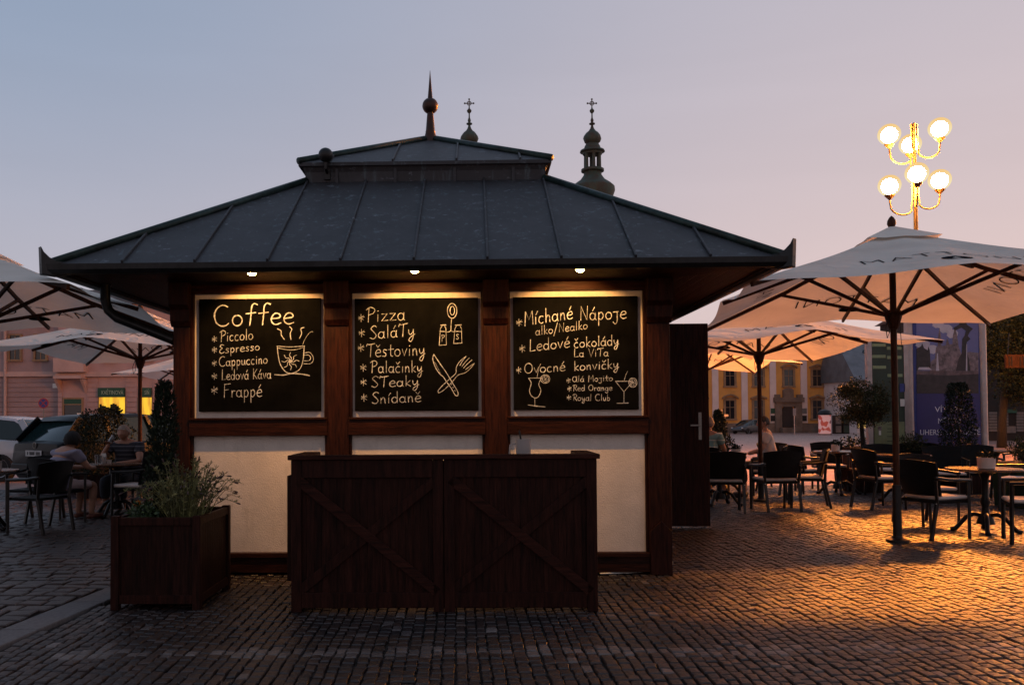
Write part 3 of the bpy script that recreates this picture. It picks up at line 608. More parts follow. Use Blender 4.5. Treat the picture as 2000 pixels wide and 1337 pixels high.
T, c, zb = menu(1002, 1248, 580, 799, 'blackboard listing mixed drinks with two chalk cocktail glasses, rightmost board on the kiosk')
ch = Chalk(VB-.002)
ch.write('Míchané', 1024, 635.5, 1121, 621.6, 27, 3.0); ch.write('Nápoje', 1133, 625.5, 1226, 621.5, 27, 2.8); ch.write('alko/Nealko', 1046, 654.5, 1149, 641.5, 17, 2.1); ch.write('Ledové', 1034, 686, 1115, 677.5, 23, 3.0); ch.write('čokolády', 1121, 679, 1210, 673, 20, 2.8)
ch.write('La ViTa', 1121, 697, 1190, 695, 16, 2.1); ch.write('Ovocné', 1024, 729.5, 1106, 723.5, 20, 2.7); ch.write('konvičky', 1121, 723.5, 1210, 718.5, 18.5, 2.7); ch.write('Alá Mojito', 1118, 745.7, 1198, 743, 12, 1.9); ch.write('Red Orange', 1119, 763, 1197, 762, 11.5, 1.9); ch.write('Royal Club', 1119, 782, 1193, 782, 12.5, 1.9)
for x_, y_, r in ((170, 345, 7.5), (200, 597, 7.5), (165, 805, 6.5), (645, 905, 5), (655, 985, 5), (650, 1070, 5)): ch.star(980+x_/S1, 560+y_/S1, r)
finish(ch, T, c, zb, 'chalk_writing')
ch = Chalk(VB-.002); A = lambda *p: [(980+x/S1, 560+y/S1) for x, y in p]
LN(2.2, (258, 882), (285, 930), (268, 1000), (285, 1050), (320, 1072), (355, 1060), (378, 1000), (358, 940), (385, 882)); ch.line(A((258, 882), (392, 880)), 2.2); LN(2.4, (320, 1072), (320, 1145)); LN(3.0, (255, 1140), (320, 1150), (420, 1160)); LN(1.6, (340, 880), (355, 800), (375, 745))
ch.line(A(*ell(420, 890, 45, 40, 0, 360, 20)), 2.2); ch.line(A(*ell(422, 890, 32, 28, 0, 360, 16)), 1.6)
for a in (10, 70, 130): ch.line(A((422+28*math.cos(R_(a)), 890+26*math.sin(R_(a))), (422-28*math.cos(R_(a)), 890-26*math.sin(R_(a)))), 1.5)
ch.line(A((1100, 912), (1262, 912)), 2.8); ch.line(A((1100, 912), (1182, 1015), (1262, 918)), 2.4); ch.line(A((1182, 1015), (1182, 1120)), 2.4); ch.line(A((1115, 1125), (1222, 1122)), 3.2); LN(1.2, (1185, 905), (1200, 850), (1218, 815))
ch.line(A(*ell(1268, 925, 40, 45, 0, 360, 20)), 2.2); ch.line(A(*ell(1268, 925, 28, 32, 0, 360, 16)), 1.6)
for a in (20, 80, 140): ch.line(A((1268+26*math.cos(R_(a)), 925+28*math.sin(R_(a))), (1268-26*math.cos(R_(a)), 925-28*math.sin(R_(a)))), 1.5)
finish(ch, T, c, zb, 'chalk_drawing')

# ================================================================== BAR COUNTER in front of the kiosk
by = gnd(866, 1194).y; L_, Rr = gnd(567, 1194), gnd(1169, 1191); bz = at(866, 887, by).z
bt_l, bt_r = at(560, 888, by).x, at(1166, 884, by).x
print('BAR', round(by, 2), round(L_.x, 2), round(Rr.x, 2), round(bt_l, 2), round(bt_r, 2), round(bz, 3))
M['wood_bar_rail'] = mat('bar rail wood', (0.040, 0.0115, 0.0075), 0.5, 0, 0.35, 5, 0.25, 22, stretch=(0.8, 9, 9))
bar = thing('bar_counter', 'dark boarded serving counter with two crossed front panels before the kiosk', 'counter', ((L_.x+Rr.x)/2, by, 0), -PHI*.6)
BW = (Rr.x-L_.x)/2; BH = bz-.035; BDp = 0.62
f = MB(); f.box(-BW+.05, BW-.05, 0.012, 0.04, 0.03, BH-.01); f.build('front_panel', M['wood_bar'], bar)
for sx in (-1, 1):
    x0 = min(sx*.0025, sx*(BW-.01)); x1 = max(sx*.0025, sx*(BW-.01)); fr = MB(); w_ = .075
    fr.box(x0, x0+w_, -.012, .012, .0, BH); fr.box(x1-w_, x1, -.012, .012, .0, BH); fr.box(x0+w_, x1-w_, -.011, .012, BH-.13, BH-.001); fr.box(x0+w_, x1-w_, -.011, .012, .03, .14); fo = fr.build('door_frame', M['wood_dark'], bar, bevel=0.004)
    br = MB(); br.beam((x0+w_*.6, -.004, BH-.14), (x1-w_*.6, -.004, .14), .07, .016, up=(0, -1, 0)); 
    br.build('brace', M['wood_bar_rail'], bar, bevel=0.003)
    br = MB(); br.beam((x0+w_*.6, .001, .14), (x1-w_*.6, .001, BH-.14), .07, .016, up=(0, -1, 0)); br.build('brace', M['wood_dark'], bar, bevel=0.003)
    sd_ = MB(); xs_ = sx*(BW-.02); sd_.box(min(xs_, xs_-sx*.03), max(xs_, xs_-sx*.03), .041, BDp, 0.01, BH-.002); sd_.build('side_panel', M['wood_dark'], bar, bevel=0.003)
    tr = MB(); tr.box(min(sx*(BW+.01), sx*(BW-.12)), max(sx*(BW+.01), sx*(BW-.12)), .05, BDp, BH, BH+.035); tr.build('top_rail', M['wood_bar_rail'], bar, bevel=0.005)
tp = MB(); tp.box(-BW-.012, BW+.012, -.03, .0495, BH, BH+.035); tp.build('top_rail', M['wood_bar_rail'], bar, bevel=0.005)
sh = MB(); sh.box(-BW+.06, BW-.06, .055, BDp-.05, BH-.09, BH-.06); sh.build('inner_shelf', M['wood_dark'], bar, bevel=0.003)
sb = MB(); sb.box(-BW-.045, -BW-.001, .12, .5, .2, BH-.12); sb.build('side_flap', M['wood_dark'], bar, bevel=0.004)
# glass mug with a black straw-like bottle opener, on the inner shelf
M['glass'] = glassy('clear glass', (0.75, 0.75, 0.75), 0.03, 0.9, 1.0)
mp_ = at(1022, 868, by+.3)
mug = thing('glass_jug', 'small frosted glass jug holding a black utensil behind the counter', 'jug', (mp_.x, mp_.y, BH-.06), 0)
g_ = MB(); g_.lathe([(.048, 0), (.056, .02), (.056, .17), (.060, .195), (.055, .195), (.050, .17), (.050, .02)], 20); g_.tube([(-.055, 0, .16), (-.10, 0, .15), (-.105, 0, .08), (-.055, 0, .05)], .006, 8)
M['frost'] = glassy('frosted glass', (0.55, 0.50, 0.48), 0.35, 0.35); g_.build('jug_body', M['frost'], mug, smooth='auto')
g_ = MB(); g_.beam((.01, 0, .03), (-.03, 0, .26), .035, .012); g_.build('utensil', M['black'], mug, bevel=0.003)

# ================================================================== PLANTER
def leafcloud(pos_fn, n, size, mb=None, aspect=2.2, up=0.0, droop=0.0):
    mb = mb or MB()
    for _ in range(n):
        p, nd = pos_fn(); s = size*random.uniform(.6, 1.35)
        d = Vector((random.gauss(0, 1), random.gauss(0, 1), random.gauss(0, 1)+up)).normalized()*.8+Vector(nd)*.6; d.normalize()
        q = d.cross(Vector((random.gauss(0, 1), random.gauss(0, 1), random.gauss(0, 1)))); q.normalize(); L2 = s*aspect
        b = Vector(p); m = b+d*L2*.5; t = b+d*L2; m.z -= droop*s
        mb.add([b, m+q*s*.5, t, m-q*s*.5], [(0, 1, 2, 3)])
    return mb
def in_ellipsoid(c, r, bias=0.55, lump=0.22, seed=0):
    ph = [random.uniform(0, 6.28) for _ in range(6)]
    def f():
        d = Vector((random.gauss(0, 1), random.gauss(0, 1), random.gauss(0, 1))).normalized()
        k = 1+lump*(math.sin(3*d.x+4*d.z+ph[0])+math.sin(5*d.y-3*d.x+ph[1])+.6*math.sin(9*d.z+7*d.x+ph[2]))*.6
        t = random.random()**bias*k
        return (c[0]+d.x*r[0]*t, c[1]+d.y*r[1]*t, c[2]+d.z*r[2]*t), d
    return f
def in_cone(c, r0, r1, h, bias=0.5, power=1.0, lump=.12):
    ph = [random.uniform(0, 6.28) for _ in range(4)]
    def f():
        z = random.random()**1.25; a = random.uniform(0, 2*math.pi); rr = (r0*(1-z)**power+r1*z)*(1+lump*math.sin(3*a+6*z+ph[0])+lump*math.sin(17*z+ph[1])*.6); t = random.random()**bias
        return (c[0]+rr*t*math.cos(a), c[1]+rr*t*math.sin(a), c[2]+h*z), Vector((math.cos(a), math.sin(a), .8))
    return f
pf = gnd(300, 1193); py_ = pf.y; pxl, pxr = at(212, 1100, py_).x, at(390, 1100, py_).x; ph_ = at(300, 1008, py_).z
PW = (pxr-pxl)/2; PD = .80
print('PLANTER', round(py_, 2), round(pxl, 2), round(pxr, 2), round(ph_, 2))
pl = thing('planter_box', 'square dark boarded planter box with herbs and a slim conifer by the kiosk corner', 'planter', ((pxl+pxr)/2, py_+.02, 0), -PHI)
b = MB(); b.box(-PW+.04, PW-.04, .02, .05, .06, ph_-.06); b.box(-PW+.04, PW-.04, PD-.05, PD-.02, .06, ph_-.06); b.build_each('boarding', M['wood_planter'], pl)
b = MB(); b.box(-PW+.02, -PW+.05, .05, PD-.05, .06, ph_-.06); b.box(PW-.05, PW-.02, .05, PD-.05, .06, ph_-.06); b.build_each('boarding', M['wood_planter_side'], pl)
for sx in (-1, 1):
    for y0 in (0, PD-.06):
        b = MB(); b.box(min(sx*PW, sx*(PW-.06)), max(sx*PW, sx*(PW-.06)), y0, y0+.06, 0, ph_); b.build('corner_post', M['wood_dark'], pl, bevel=0.005)
b = MB()
for zc in ((ph_-.07, ph_-.012), (.045, .11)):
    b.box(-PW+.061, PW-.061, .006, .045, *zc); b.box(-PW+.061, PW-.061, PD-.045, PD-.006, *zc); b.box(-PW+.006, -PW+.045, .061, PD-.061, *zc); b.box(PW-.045, PW-.006, .061, PD-.061, *zc)
b.build_each('frame_rail', M['wood_dark'], pl, bevel=0.004)
b = MB(); b.box(-PW+.05, PW-.05, .05, PD-.05, ph_-.16, ph_-.09); b.build('soil', M['soil'], pl)
def plantroot(name, label, cat, x, y, z): return thing(name, label, cat, Vector(pl.location)+Vector((x, y, z)), 0)
cyx = at(318, 900, py_+.42).x-pl.location.x; cyh = at(312, 752, py_+.42).z-(ph_-.1)
cy = plantroot('slim_conifer', 'slim dark columnar conifer rising from the boarded planter beside the kiosk post', 'conifer', cyx, .42, ph_-.1)
leafcloud(in_cone((0, 0, .02), .14, .025, cyh, .42, .5, .17), 7600, .011, aspect=3.0, up=1.6).build('foliage', M['leaf_dark'], cy, fix=False)
b = MB(); b.tube([(0, 0, -.02), (.004, 0, cyh*.5), (.01, 0, cyh*.95)], [.018, .012, .004], 7); b.build('trunk', M['bark'], cy, smooth=True)
lv = plantroot('lavender_bush', 'bushy grey green lavender spilling over the right side of the boarded planter', 'lavender', .13, .30, ph_-.1)
st = MB(); lf = MB(); fl_ = MB()
for i in range(150):
    a = random.uniform(0, 2*math.pi); r0 = random.uniform(0, .15); lean = random.uniform(.1, 1.0)**1.1; hgt = random.uniform(.28, .52)*(1.05-.35*lean)
    a2 = a+random.uniform(-.5, .5); base = Vector((r0*math.cos(a), r0*math.sin(a)*.8, 0)); dx = lean*.36*math.cos(a2); dy = lean*.26*math.sin(a2)
    pts = [base, base+Vector((dx*.35, dy*.35, hgt*.55)), base+Vector((dx*.75, dy*.75, hgt*.9)), base+Vector((dx, dy, hgt*(1-.25*lean*lean)))]
    st.tube(pts, [.003, .0025, .002, .0015], 4)
    for q in range(26):
        t = random.uniform(.12, .93)*3; k_ = min(2, int(t)); p = pts[k_].lerp(pts[k_+1], t-k_); dd = Vector((random.gauss(0, 1), random.gauss(0, 1), random.uniform(.2, 1.6))).normalized(); n_ = dd.cross(Vector((0.3, 0.7, .2))).normalized(); ln = random.uniform(.02, .042)
        lf.add([p, p+dd*ln*.5+n_*.0032, p+dd*ln, p+dd*ln*.5-n_*.0032], [(0, 1, 2, 3)])
    if random.random() < .55: 
        e = pts[3]; dn = (pts[3]-pts[2]).normalized(); fl_.tube([e-dn*.01, e+dn*.008, e+dn*.022, e+dn*.03], [.003, .0065, .006, .002], 5)
st.build('stems', M['leaf_grey'], lv); lf.build('foliage', M['leaf_grey'], lv, fix=False); M['seedhead'] = mat('dried flower head', (0.055, 0.032, 0.035), 0.8, 0, .3, 20); o_ = fl_.build('flower_heads', M['seedhead'], lv); tag(o_, kind='stuff')
hb = plantroot('leafy_herb', 'low leafy green herb at the front left of the boarded planter', 'herb', -.17, .22, ph_-.1)
leafcloud(in_ellipsoid((0, 0, .06), (.11, .12, .12), .6), 900, .017, aspect=1.9).build('foliage', M['leaf'], hb, fix=False)
bg = plantroot('begonia', 'small flowering plant with one orange and one pink bloom in the planter', 'flower', -.235, .36, ph_-.1)
leafcloud(in_ellipsoid((0, 0, .05), (.08, .08, .08), .6), 260, .02, aspect=1.6).build('foliage', M['leaf'], bg, fix=False)
def bloom(c, r, m, n=16):
    b = MB()
    for i in range(n):
        a = i*2.4; t = (i+1)/n; d = Vector((math.cos(a)*t, math.sin(a)*t, 1.1-t)).normalized(); q = d.cross(Vector((0, 0, 1))).normalized(); u_ = q.cross(d)
        p = Vector(c); b.add([p, p+d*r*.6+q*r*.4, p+d*r+u_*r*.15, p+d*r*.6-q*r*.4], [(0, 1, 2, 3)])
    b.build('bloom', m, bg, fix=False)
M['petal_o'] = mat('orange petal', (0.75, 0.24, 0.03), .6); M['petal_p'] = mat('pink petal', (0.62, 0.10, 0.12), .6)
bloom((0.0, -.05, .14), .048, M['petal_o'], 22); bloom((.085, -.02, .17), .03, M['petal_p'])
b = MB(); b.tube([(0, -.03, 0), (0, -.05, .14)], .004, 5); b.tube([(.04, 0, 0), (.085, -.02, .17)], .004, 5); b.build('stems', M['leaf'], bg)
# white cable lying along the kiosk foot
pts = [gnd(1172, 1122), gnd(1205, 1121), gnd(1250, 1119), gnd(1290, 1116), gnd(1312, 1110), gnd(1313, 1098)]
b = MB(); b.tube([p+Vector((0, 0, .012)) for p in pts], .007, 8); tag(b.build('cable', M['white'], smooth=True), 'thin white cable lying on the setts at the kiosk foot', 'cable')

# ================================================================== PARASOLS
def canvas_mat():
    m = bpy.data.materials.new('parasol canvas'); m.use_nodes = True; t = m.node_tree; l = t.links; t.nodes.clear()
    d = t.nodes.new('ShaderNodeBsdfDiffuse'); tr = t.nodes.new('ShaderNodeBsdfTranslucent'); mx = t.nodes.new('ShaderNodeMixShader'); o = t.nodes.new('ShaderNodeOutputMaterial')
    tcn = t.nodes.new('ShaderNodeTexCoord'); no = t.nodes.new('ShaderNodeTexNoise'); no.inputs['Scale'].default_value = 1.6; no.inputs['Detail'].default_value = 6
    mp = t.nodes.new('ShaderNodeMapping'); mp.inputs['Scale'].default_value = (1, 1, 3); l.new(tcn.outputs['Object'], mp.inputs[0]); l.new(mp.outputs[0], no.inputs['Vector'])
    rp = t.nodes.new('ShaderNodeValToRGB'); rp.color_ramp.elements[0].color = (0.70, 0.65, 0.59, 1); rp.color_ramp.elements[1].color = (0.84, 0.79, 0.72, 1); rp.color_ramp.elements[0].position = .3; rp.color_ramp.elements[1].position = .7
    l.new(no.outputs['Fac'], rp.inputs[0]); l.new(rp.outputs[0], d.inputs[0]); l.new(rp.outputs[0], tr.inputs[0])
    n2 = t.nodes.new('ShaderNodeTexNoise'); n2.inputs['Scale'].default_value = 2.2; n2.inputs['Detail'].default_value = 3; n2.inputs['Distortion'].default_value = 1.5; l.new(mp.outputs[0], n2.inputs['Vector'])
    bp = t.nodes.new('ShaderNodeBump'); bp.inputs['Strength'].default_value = 0.8; bp.inputs['Distance'].default_value = 0.06; l.new(n2.outputs['Fac'], bp.inputs['Height']); l.new(bp.outputs[0], d.inputs['Normal'])
    mx.inputs[0].default_value = 0.26; l.new(d.outputs[0], mx.inputs[1]); l.new(tr.outputs[0], mx.inputs[2]); l.new(mx.outputs[0], o.inputs[0]); return m
M['canvas'] = canvas_mat()
M['canvas_print'] = mat('dark canvas print', (0.018, 0.018, 0.024), 0.95, spec=0.0)
M['parasol_wood'] = mat('parasol hardwood', (0.075, 0.028, 0.014), 0.45, 0, .3, 6, .15, 20, stretch=(8, 8, 1))
def parasol(label, X, Y, rz, hu, hv, zr, zm, za, zh, base=True, text=True, z0=0.0):
    T = thing('parasol', label, 'parasol', (X, Y, z0), rz, 'large cream parasols over the cafe tables')
    ph = [random.uniform(0, 6.28) for _ in range(4)]
    def H(u, v):
        t = max(abs(u)/hu, abs(v)/hv, 1e-6); s = min(abs(u)/hu, abs(v)/hv)/t
        rim = zm+(zr-zm)*s-0.055*math.sin(math.pi*s)**2
        return za+(rim-za)*t-0.035*math.sin(math.pi*min(t, 1))+.010*math.sin(3.1*u+5*t+ph[0])*t+.008*math.sin(4.2*v+ph[1]+2*t)*t
    c = MB(); nt_, ns = 14, 12; dirs = [(0, -1), (1, 0), (0, 1), (-1, 0)]
    for du, dv_ in dirs:
        vs = []
        for i in range(nt_+1):
            t = i/nt_
            for j in range(-ns, ns+1):
                s = j/ns; inset = 1-0.018*math.sin(math.pi*abs(s))*(t > .95)
                u = (du*inset - dv_*s)*t*hu if du else -dv_*s*t*hu; v = (dv_*inset)*t*hv if dv_ else du*s*t*hv
                vs.append((u, v, H(u, v)))
        w_ = 2*ns+1; c.add(vs, [(i*w_+j, i*w_+j+1, (i+1)*w_+j+1, (i+1)*w_+j) for i in range(nt_) for j in range(w_-1)])
    ca = c.build('canopy', M['canvas'], T, smooth=True)
    vt = MB(); k = .2
    for du, dv_ in dirs:
        vs = [(0, 0, za+.06)]
        for s in (-1, -.5, 0, .5, 1):
            u = du*hu*k if du else -dv_*s*hu*k; v = dv_*hv*k if dv_ else du*s*hv*k; vs.append((u, v, H(u, v)+.045-.02*(1-abs(s))))
        vt.add(vs, [(0, i, i+1) for i in range(1, 5)])
    vt.build('vent_cap', M['canvas'], ca)
    p = MB(); p.tube([(0, 0, .04), (0, 0, za+.02)], .034, 12); p.build('pole', M['parasol_wood'], T, smooth='auto')
    f = MB(); f.lathe([(.02, za+.03), (.034, za+.05), (.047, za+.08), (.043, za+.115), (.024, za+.15), (.004, za+.17)], 14); f.build('finial', M['parasol_wood'], T, smooth=True)
    h = MB(); h.lathe([(.045, zh-.16), (.06, zh-.12), (.085, zh-.04), (.095, zh+.02), (.07, zh+.05)], 12); h.build('hub', M['parasol_wood'], T); h = MB(); h.lathe([(.05, za-.22), (.08, za-.16), (.08, za-.10)], 12); h.build('top_hub', M['parasol_wood'], T)
    for du, dv_ in [(0, -1), (1, -1), (1, 0), (1, 1), (0, 1), (-1, 1), (-1, 0), (-1, -1)]:
        r = MB(); pt = lambda t, dz: (du*hu*t, dv_*hv*t, H(du*hu*t, dv_*hv*t)-dz)
        q = [pt(.03, .045), pt(.5, .045), pt(.985, .03)]
        for a, b in zip(q, q[1:]): r.beam(a, b, .026, .042)
        r.build('rib', M['parasol_wood'], T)
        s = MB(); n = Vector((du*hu, dv_*hv, 0)).normalized(); a = n*.075; s.beam((a.x, a.y, zh), pt(.52, .06), .024, .036); s.build('strut', M['parasol_wood'], T)
    co = MB(); co.tube([(-.06, -.06, zh-.02), (-.10, -.075, zh-.14), (-.085, -.07, zh-.26), (-.06, -.06, zh-.2), (-.055, -.055, zh-.08)], .005, 5); co.tube([(.05, -.05, zh-.05), (.06, -.06, zh-.36)], .004, 5); co.build('cord', M['black'], T)
    if base:
        b = MB(); b.tube([(0, 0, .05), (0, 0, .62)], .046, 12); b.build('base_tube', M['black'], T, smooth='auto')
        b = MB(); b.lathe([(.12, .004), (.12, .03), (.06, .05), (.05, .07)], 16); b.build('base_plate', M['black'], T, smooth='auto')
    if text:
        for du, dv_ in dirs:
            me = text_mesh('MATTONI', .29, spacing=1.16, thin=.006); xs = [q.co.x for q in me.vertices]; kx = 1.42/(max(xs)-min(xs)); vv = []
            ex = Vector((-dv_, du)); ey = Vector((-du, -dv_))
            side = hv if du else hv; dist = .70*(hu if du else hv); sgn = 1
            def mapv(x, y, dz):
                p2 = Vector((du, dv_))*dist+ex*x+ey*y; return (p2.x, p2.y, H(p2.x, p2.y)+dz)
            b = MB(); fs = [tuple(f_.vertices) for f_ in me.polygons]; co_ = [(q.co.x*kx, q.co.y) for q in me.vertices]
            for dz in (.006, -.008): b.add([mapv(x, y, dz) for x, y in co_], fs)
            el = [(.13*math.cos(a*math.pi/8), -.30+.075*math.sin(a*math.pi/8)) for a in range(16)]
            for dz in (.006, -.008): b.add([mapv(x, y, dz) for x, y in el], [tuple(range(16))])
            b.build('lettering', M['canvas_print'], ca, fix=False); bpy.data.meshes.remove(me)
    return T
parasol('nearest cream parasol on the right, its dark wooden pole beside the round table', 4.86, 9.52, R_(-11), 1.82, 2.23, 2.58, 2.68, 3.40, 2.48)
parasol('cream parasol whose pole stands beside the seated person in a white shirt', 4.97, 14.0, R_(0), 1.78, 2.17, 2.38, 2.545, 3.15, 2.36)
parasol('cream parasol mostly hidden behind the open kiosk door, lit orange from behind', 6.295, 21.5, R_(-5.3), 1.73, 2.12, 2.51, 2.80, 3.4, 2.5)
parasol('large cream parasol at the left edge, partly behind the kiosk eave and downpipe', -4.9, 8.92, R_(5.7), 1.67, 2.2, 2.47, 2.57, 3.17, 2.37)
parasol('cream parasol whose pole stands behind the drinking man on the left', -5.30, 14.85, R_(-2.6), 1.92, 2.04, 2.454, 2.587, 3.2, 2.40)
parasol('farther cream parasol showing only one corner left of the kiosk', -7.75, 26.0, R_(0), 1.65, 2.0, 2.70, 2.8, 3.4, 2.6, text=False, z0=gz(26))

# ================================================================== STREET LAMP
def globe_mat():                       # amber glass: glows softly itself and lets the bulb inside show through
    m = bpy.data.materials.new('lit amber glass globe'); m.use_nodes = True; t = m.node_tree; l = t.links; t.nodes.clear()
    tcn = t.nodes.new('ShaderNodeTexCoord'); s = t.nodes.new('ShaderNodeSeparateXYZ'); l.new(tcn.outputs['Object'], s.inputs[0])
    mr = t.nodes.new('ShaderNodeMapRange'); mr.inputs['From Min'].default_value = 0.262; mr.inputs['From Max'].default_value = -0.12; l.new(s.outputs['Z'], mr.inputs[0])
    rp = t.nodes.new('ShaderNodeValToRGB'); rp.color_ramp.elements[0].color = (0.98, 0.60, 0.20, 1); rp.color_ramp.elements[1].color = (1.0, 0.86, 0.50, 1); l.new(mr.outputs[0], rp.inputs[0])
    em = t.nodes.new('ShaderNodeEmission'); em.inputs[1].default_value = 0.95; l.new(rp.outputs[0], em.inputs[0]); tr = t.nodes.new('ShaderNodeBsdfTransparent'); tr.inputs[0].default_value = (1, .95, .85, 1)
    mx = t.nodes.new('ShaderNodeMixShader'); mx.inputs[0].default_value = 0.72; l.new(tr.outputs[0], mx.inputs[1]); l.new(em.outputs[0], mx.inputs[2]); o = t.nodes.new('ShaderNodeOutputMaterial'); l.new(mx.outputs[0], o.inputs[0]); return m
M['globe'] = globe_mat(); M['bulb'] = glow('street lamp bulb', (1.0, 0.31, 0.045), LAMP_L)
M['brass'] = mat('yellow painted lamp metal', (0.035, 0.022, 0.010), 0.6, 0.0, 0.15, 8)
M['pole_paint'] = mat('dark lamp post paint', (0.014, 0.010, 0.009), 0.6, 0.2, 0.2, 8)
LX, LY = at(1790, 500, 21.0).x, 21.0; KS = LY/17.2
def street_lamp(label, X, Y, rz=0.0, z0=0.0):
    T = thing('street_lamp', label, 'street lamp', (X, Y, z0), rz, 'globe street lamps'); sc_ = LY/FPX
    zof = lambda py: at(1790, py, LY).z-z0; ztop = zof(240)
    b = MB(); b.lathe([(.16, 0), (.15, .5), (.09, .6), (.075, 1.2), (.06, 4.2), (.045, zof(405)), (.05, zof(400)), (.042, zof(395)), (.038, ztop-.02), (.02, ztop)], 14); b.build('post', M['pole_paint'], T, smooth='auto')
    G_ = [((-.52*KS, -.06), zof(264), 0), ((.20, .56), zof(268), 0), ((.49*KS, -.05), zof(252), 0), ((-.53*KS, -.05), zof(363), 1), ((-.26, -.57), zof(351), 1), ((.50*KS, .02), zof(351), 1)]
    for (dx, dy), zc, tier in G_:
        d = Vector((dx, dy, 0)); n = d.normalized(); rr = .262; zcap = zc-rr-.02
        zs = ztop-.03 if tier == 0 else zcap+.45
        o = n*.07; pts = [o+Vector((0, 0, zs)), o+Vector((0, 0, zcap-.05)), o+n*.03+Vector((0, 0, zcap-.26))]
        L_ = d.length; mid = (0.07+L_)/2
        for k in range(1, 8):
            a = math.pi+math.pi*k/8; pts.append(n*(mid+(L_-.07)/2*math.cos(a)*.98)+Vector((0, 0, zcap-.26+.20*math.sin(a)+.06*k/8)))
        pts += [d+Vector((0, 0, zcap-.10)), d+Vector((0, 0, zcap-.02))]
        ar = MB(); ar.tube(pts, .021, 8); ao = ar.build('arm', M['brass'], T, smooth='auto')
        cp = MB(); cp.lathe([(.03, -.06), (.05, -.04), (.115, .03), (.118, .045), (.08, .05)], 16, (dx, dy, zcap)); cp.build('globe_holder', M['brass'], ao, smooth='auto')
        gl = MB(); gl.sphere((0, 0, 0), rr, 24, 16, sq=(1, 1, .96)); go_ = gl.build('globe', M['globe'], T, smooth=True); go_.location = (dx, dy, zc)
        bl = MB(); bl.sphere((0, 0, -.02), rr*.70, 20, 12); bl.build('bulb', M['bulb'], go_, smooth=True)
    return T
lamp = street_lamp('tall street lamp with six glowing globes on curled arms', LX, LY, 0, gz(LY))
lamp['group'] = 'globe street lamps'
# a second lamp of the row farther along the square, outside the picture on the right; its light falls across the setts
dup(lamp, (21.0, 24.0, gz(24)), R_(25), 'second six globe street lamp at the right side of the square')

# ================================================================== CAFE TABLES AND CHAIRS
def wicker():
    m = mat('dark wicker', (0.007, 0.0058, 0.0055), 0.55, 0, 0.3, 10, spec=.2); t = m.node_tree; l = t.links; b = t.nodes['Principled BSDF']
    tcn = t.nodes.new('ShaderNodeTexCoord'); wv = t.nodes.new('ShaderNodeTexWave'); wv.bands_direction = 'X'; wv.inputs['Scale'].default_value = 22; l.new(tcn.outputs['Object'], wv.inputs[0])
    w2 = t.nodes.new('ShaderNodeTexWave'); w2.bands_direction = 'Z'; w2.inputs['Scale'].default_value = 45; l.new(tcn.outputs['Object'], w2.inputs[0])
    ad = t.nodes.new('ShaderNodeMath'); l.new(wv.outputs['Fac'], ad.inputs[0]); l.new(w2.outputs['Fac'], ad.inputs[1])
    bp = t.nodes.new('ShaderNodeBump'); bp.inputs['Strength'].default_value = .7; bp.inputs['Distance'].default_value = .008; l.new(ad.outputs[0], bp.inputs['Height']); l.new(bp.outputs[0], b.inputs['Normal']); return m
M['wicker'] = wicker()
M['chair_metal'] = mat('dark chair frame', (0.014, 0.012, 0.012), 0.35, 0.2, 0.2, 10)
M['cushion'] = mat('cream seat cushion', (0.70, 0.62, 0.58), 0.9, 0, 0.1, 5, 0.3, 30)
M['table_top'] = mat('brown table top', (0.17, 0.085, 0.05), 0.22, 0, 0.25, 5, stretch=(1, 8, 1))
M['iron'] = mat('cast iron', (0.012, 0.012, 0.013), 0.45, 0.5, 0.2, 12)
M['pot'] = mat('white ceramic pot', (0.62, 0.55, 0.52), 0.35, 0, 0.08, 4)
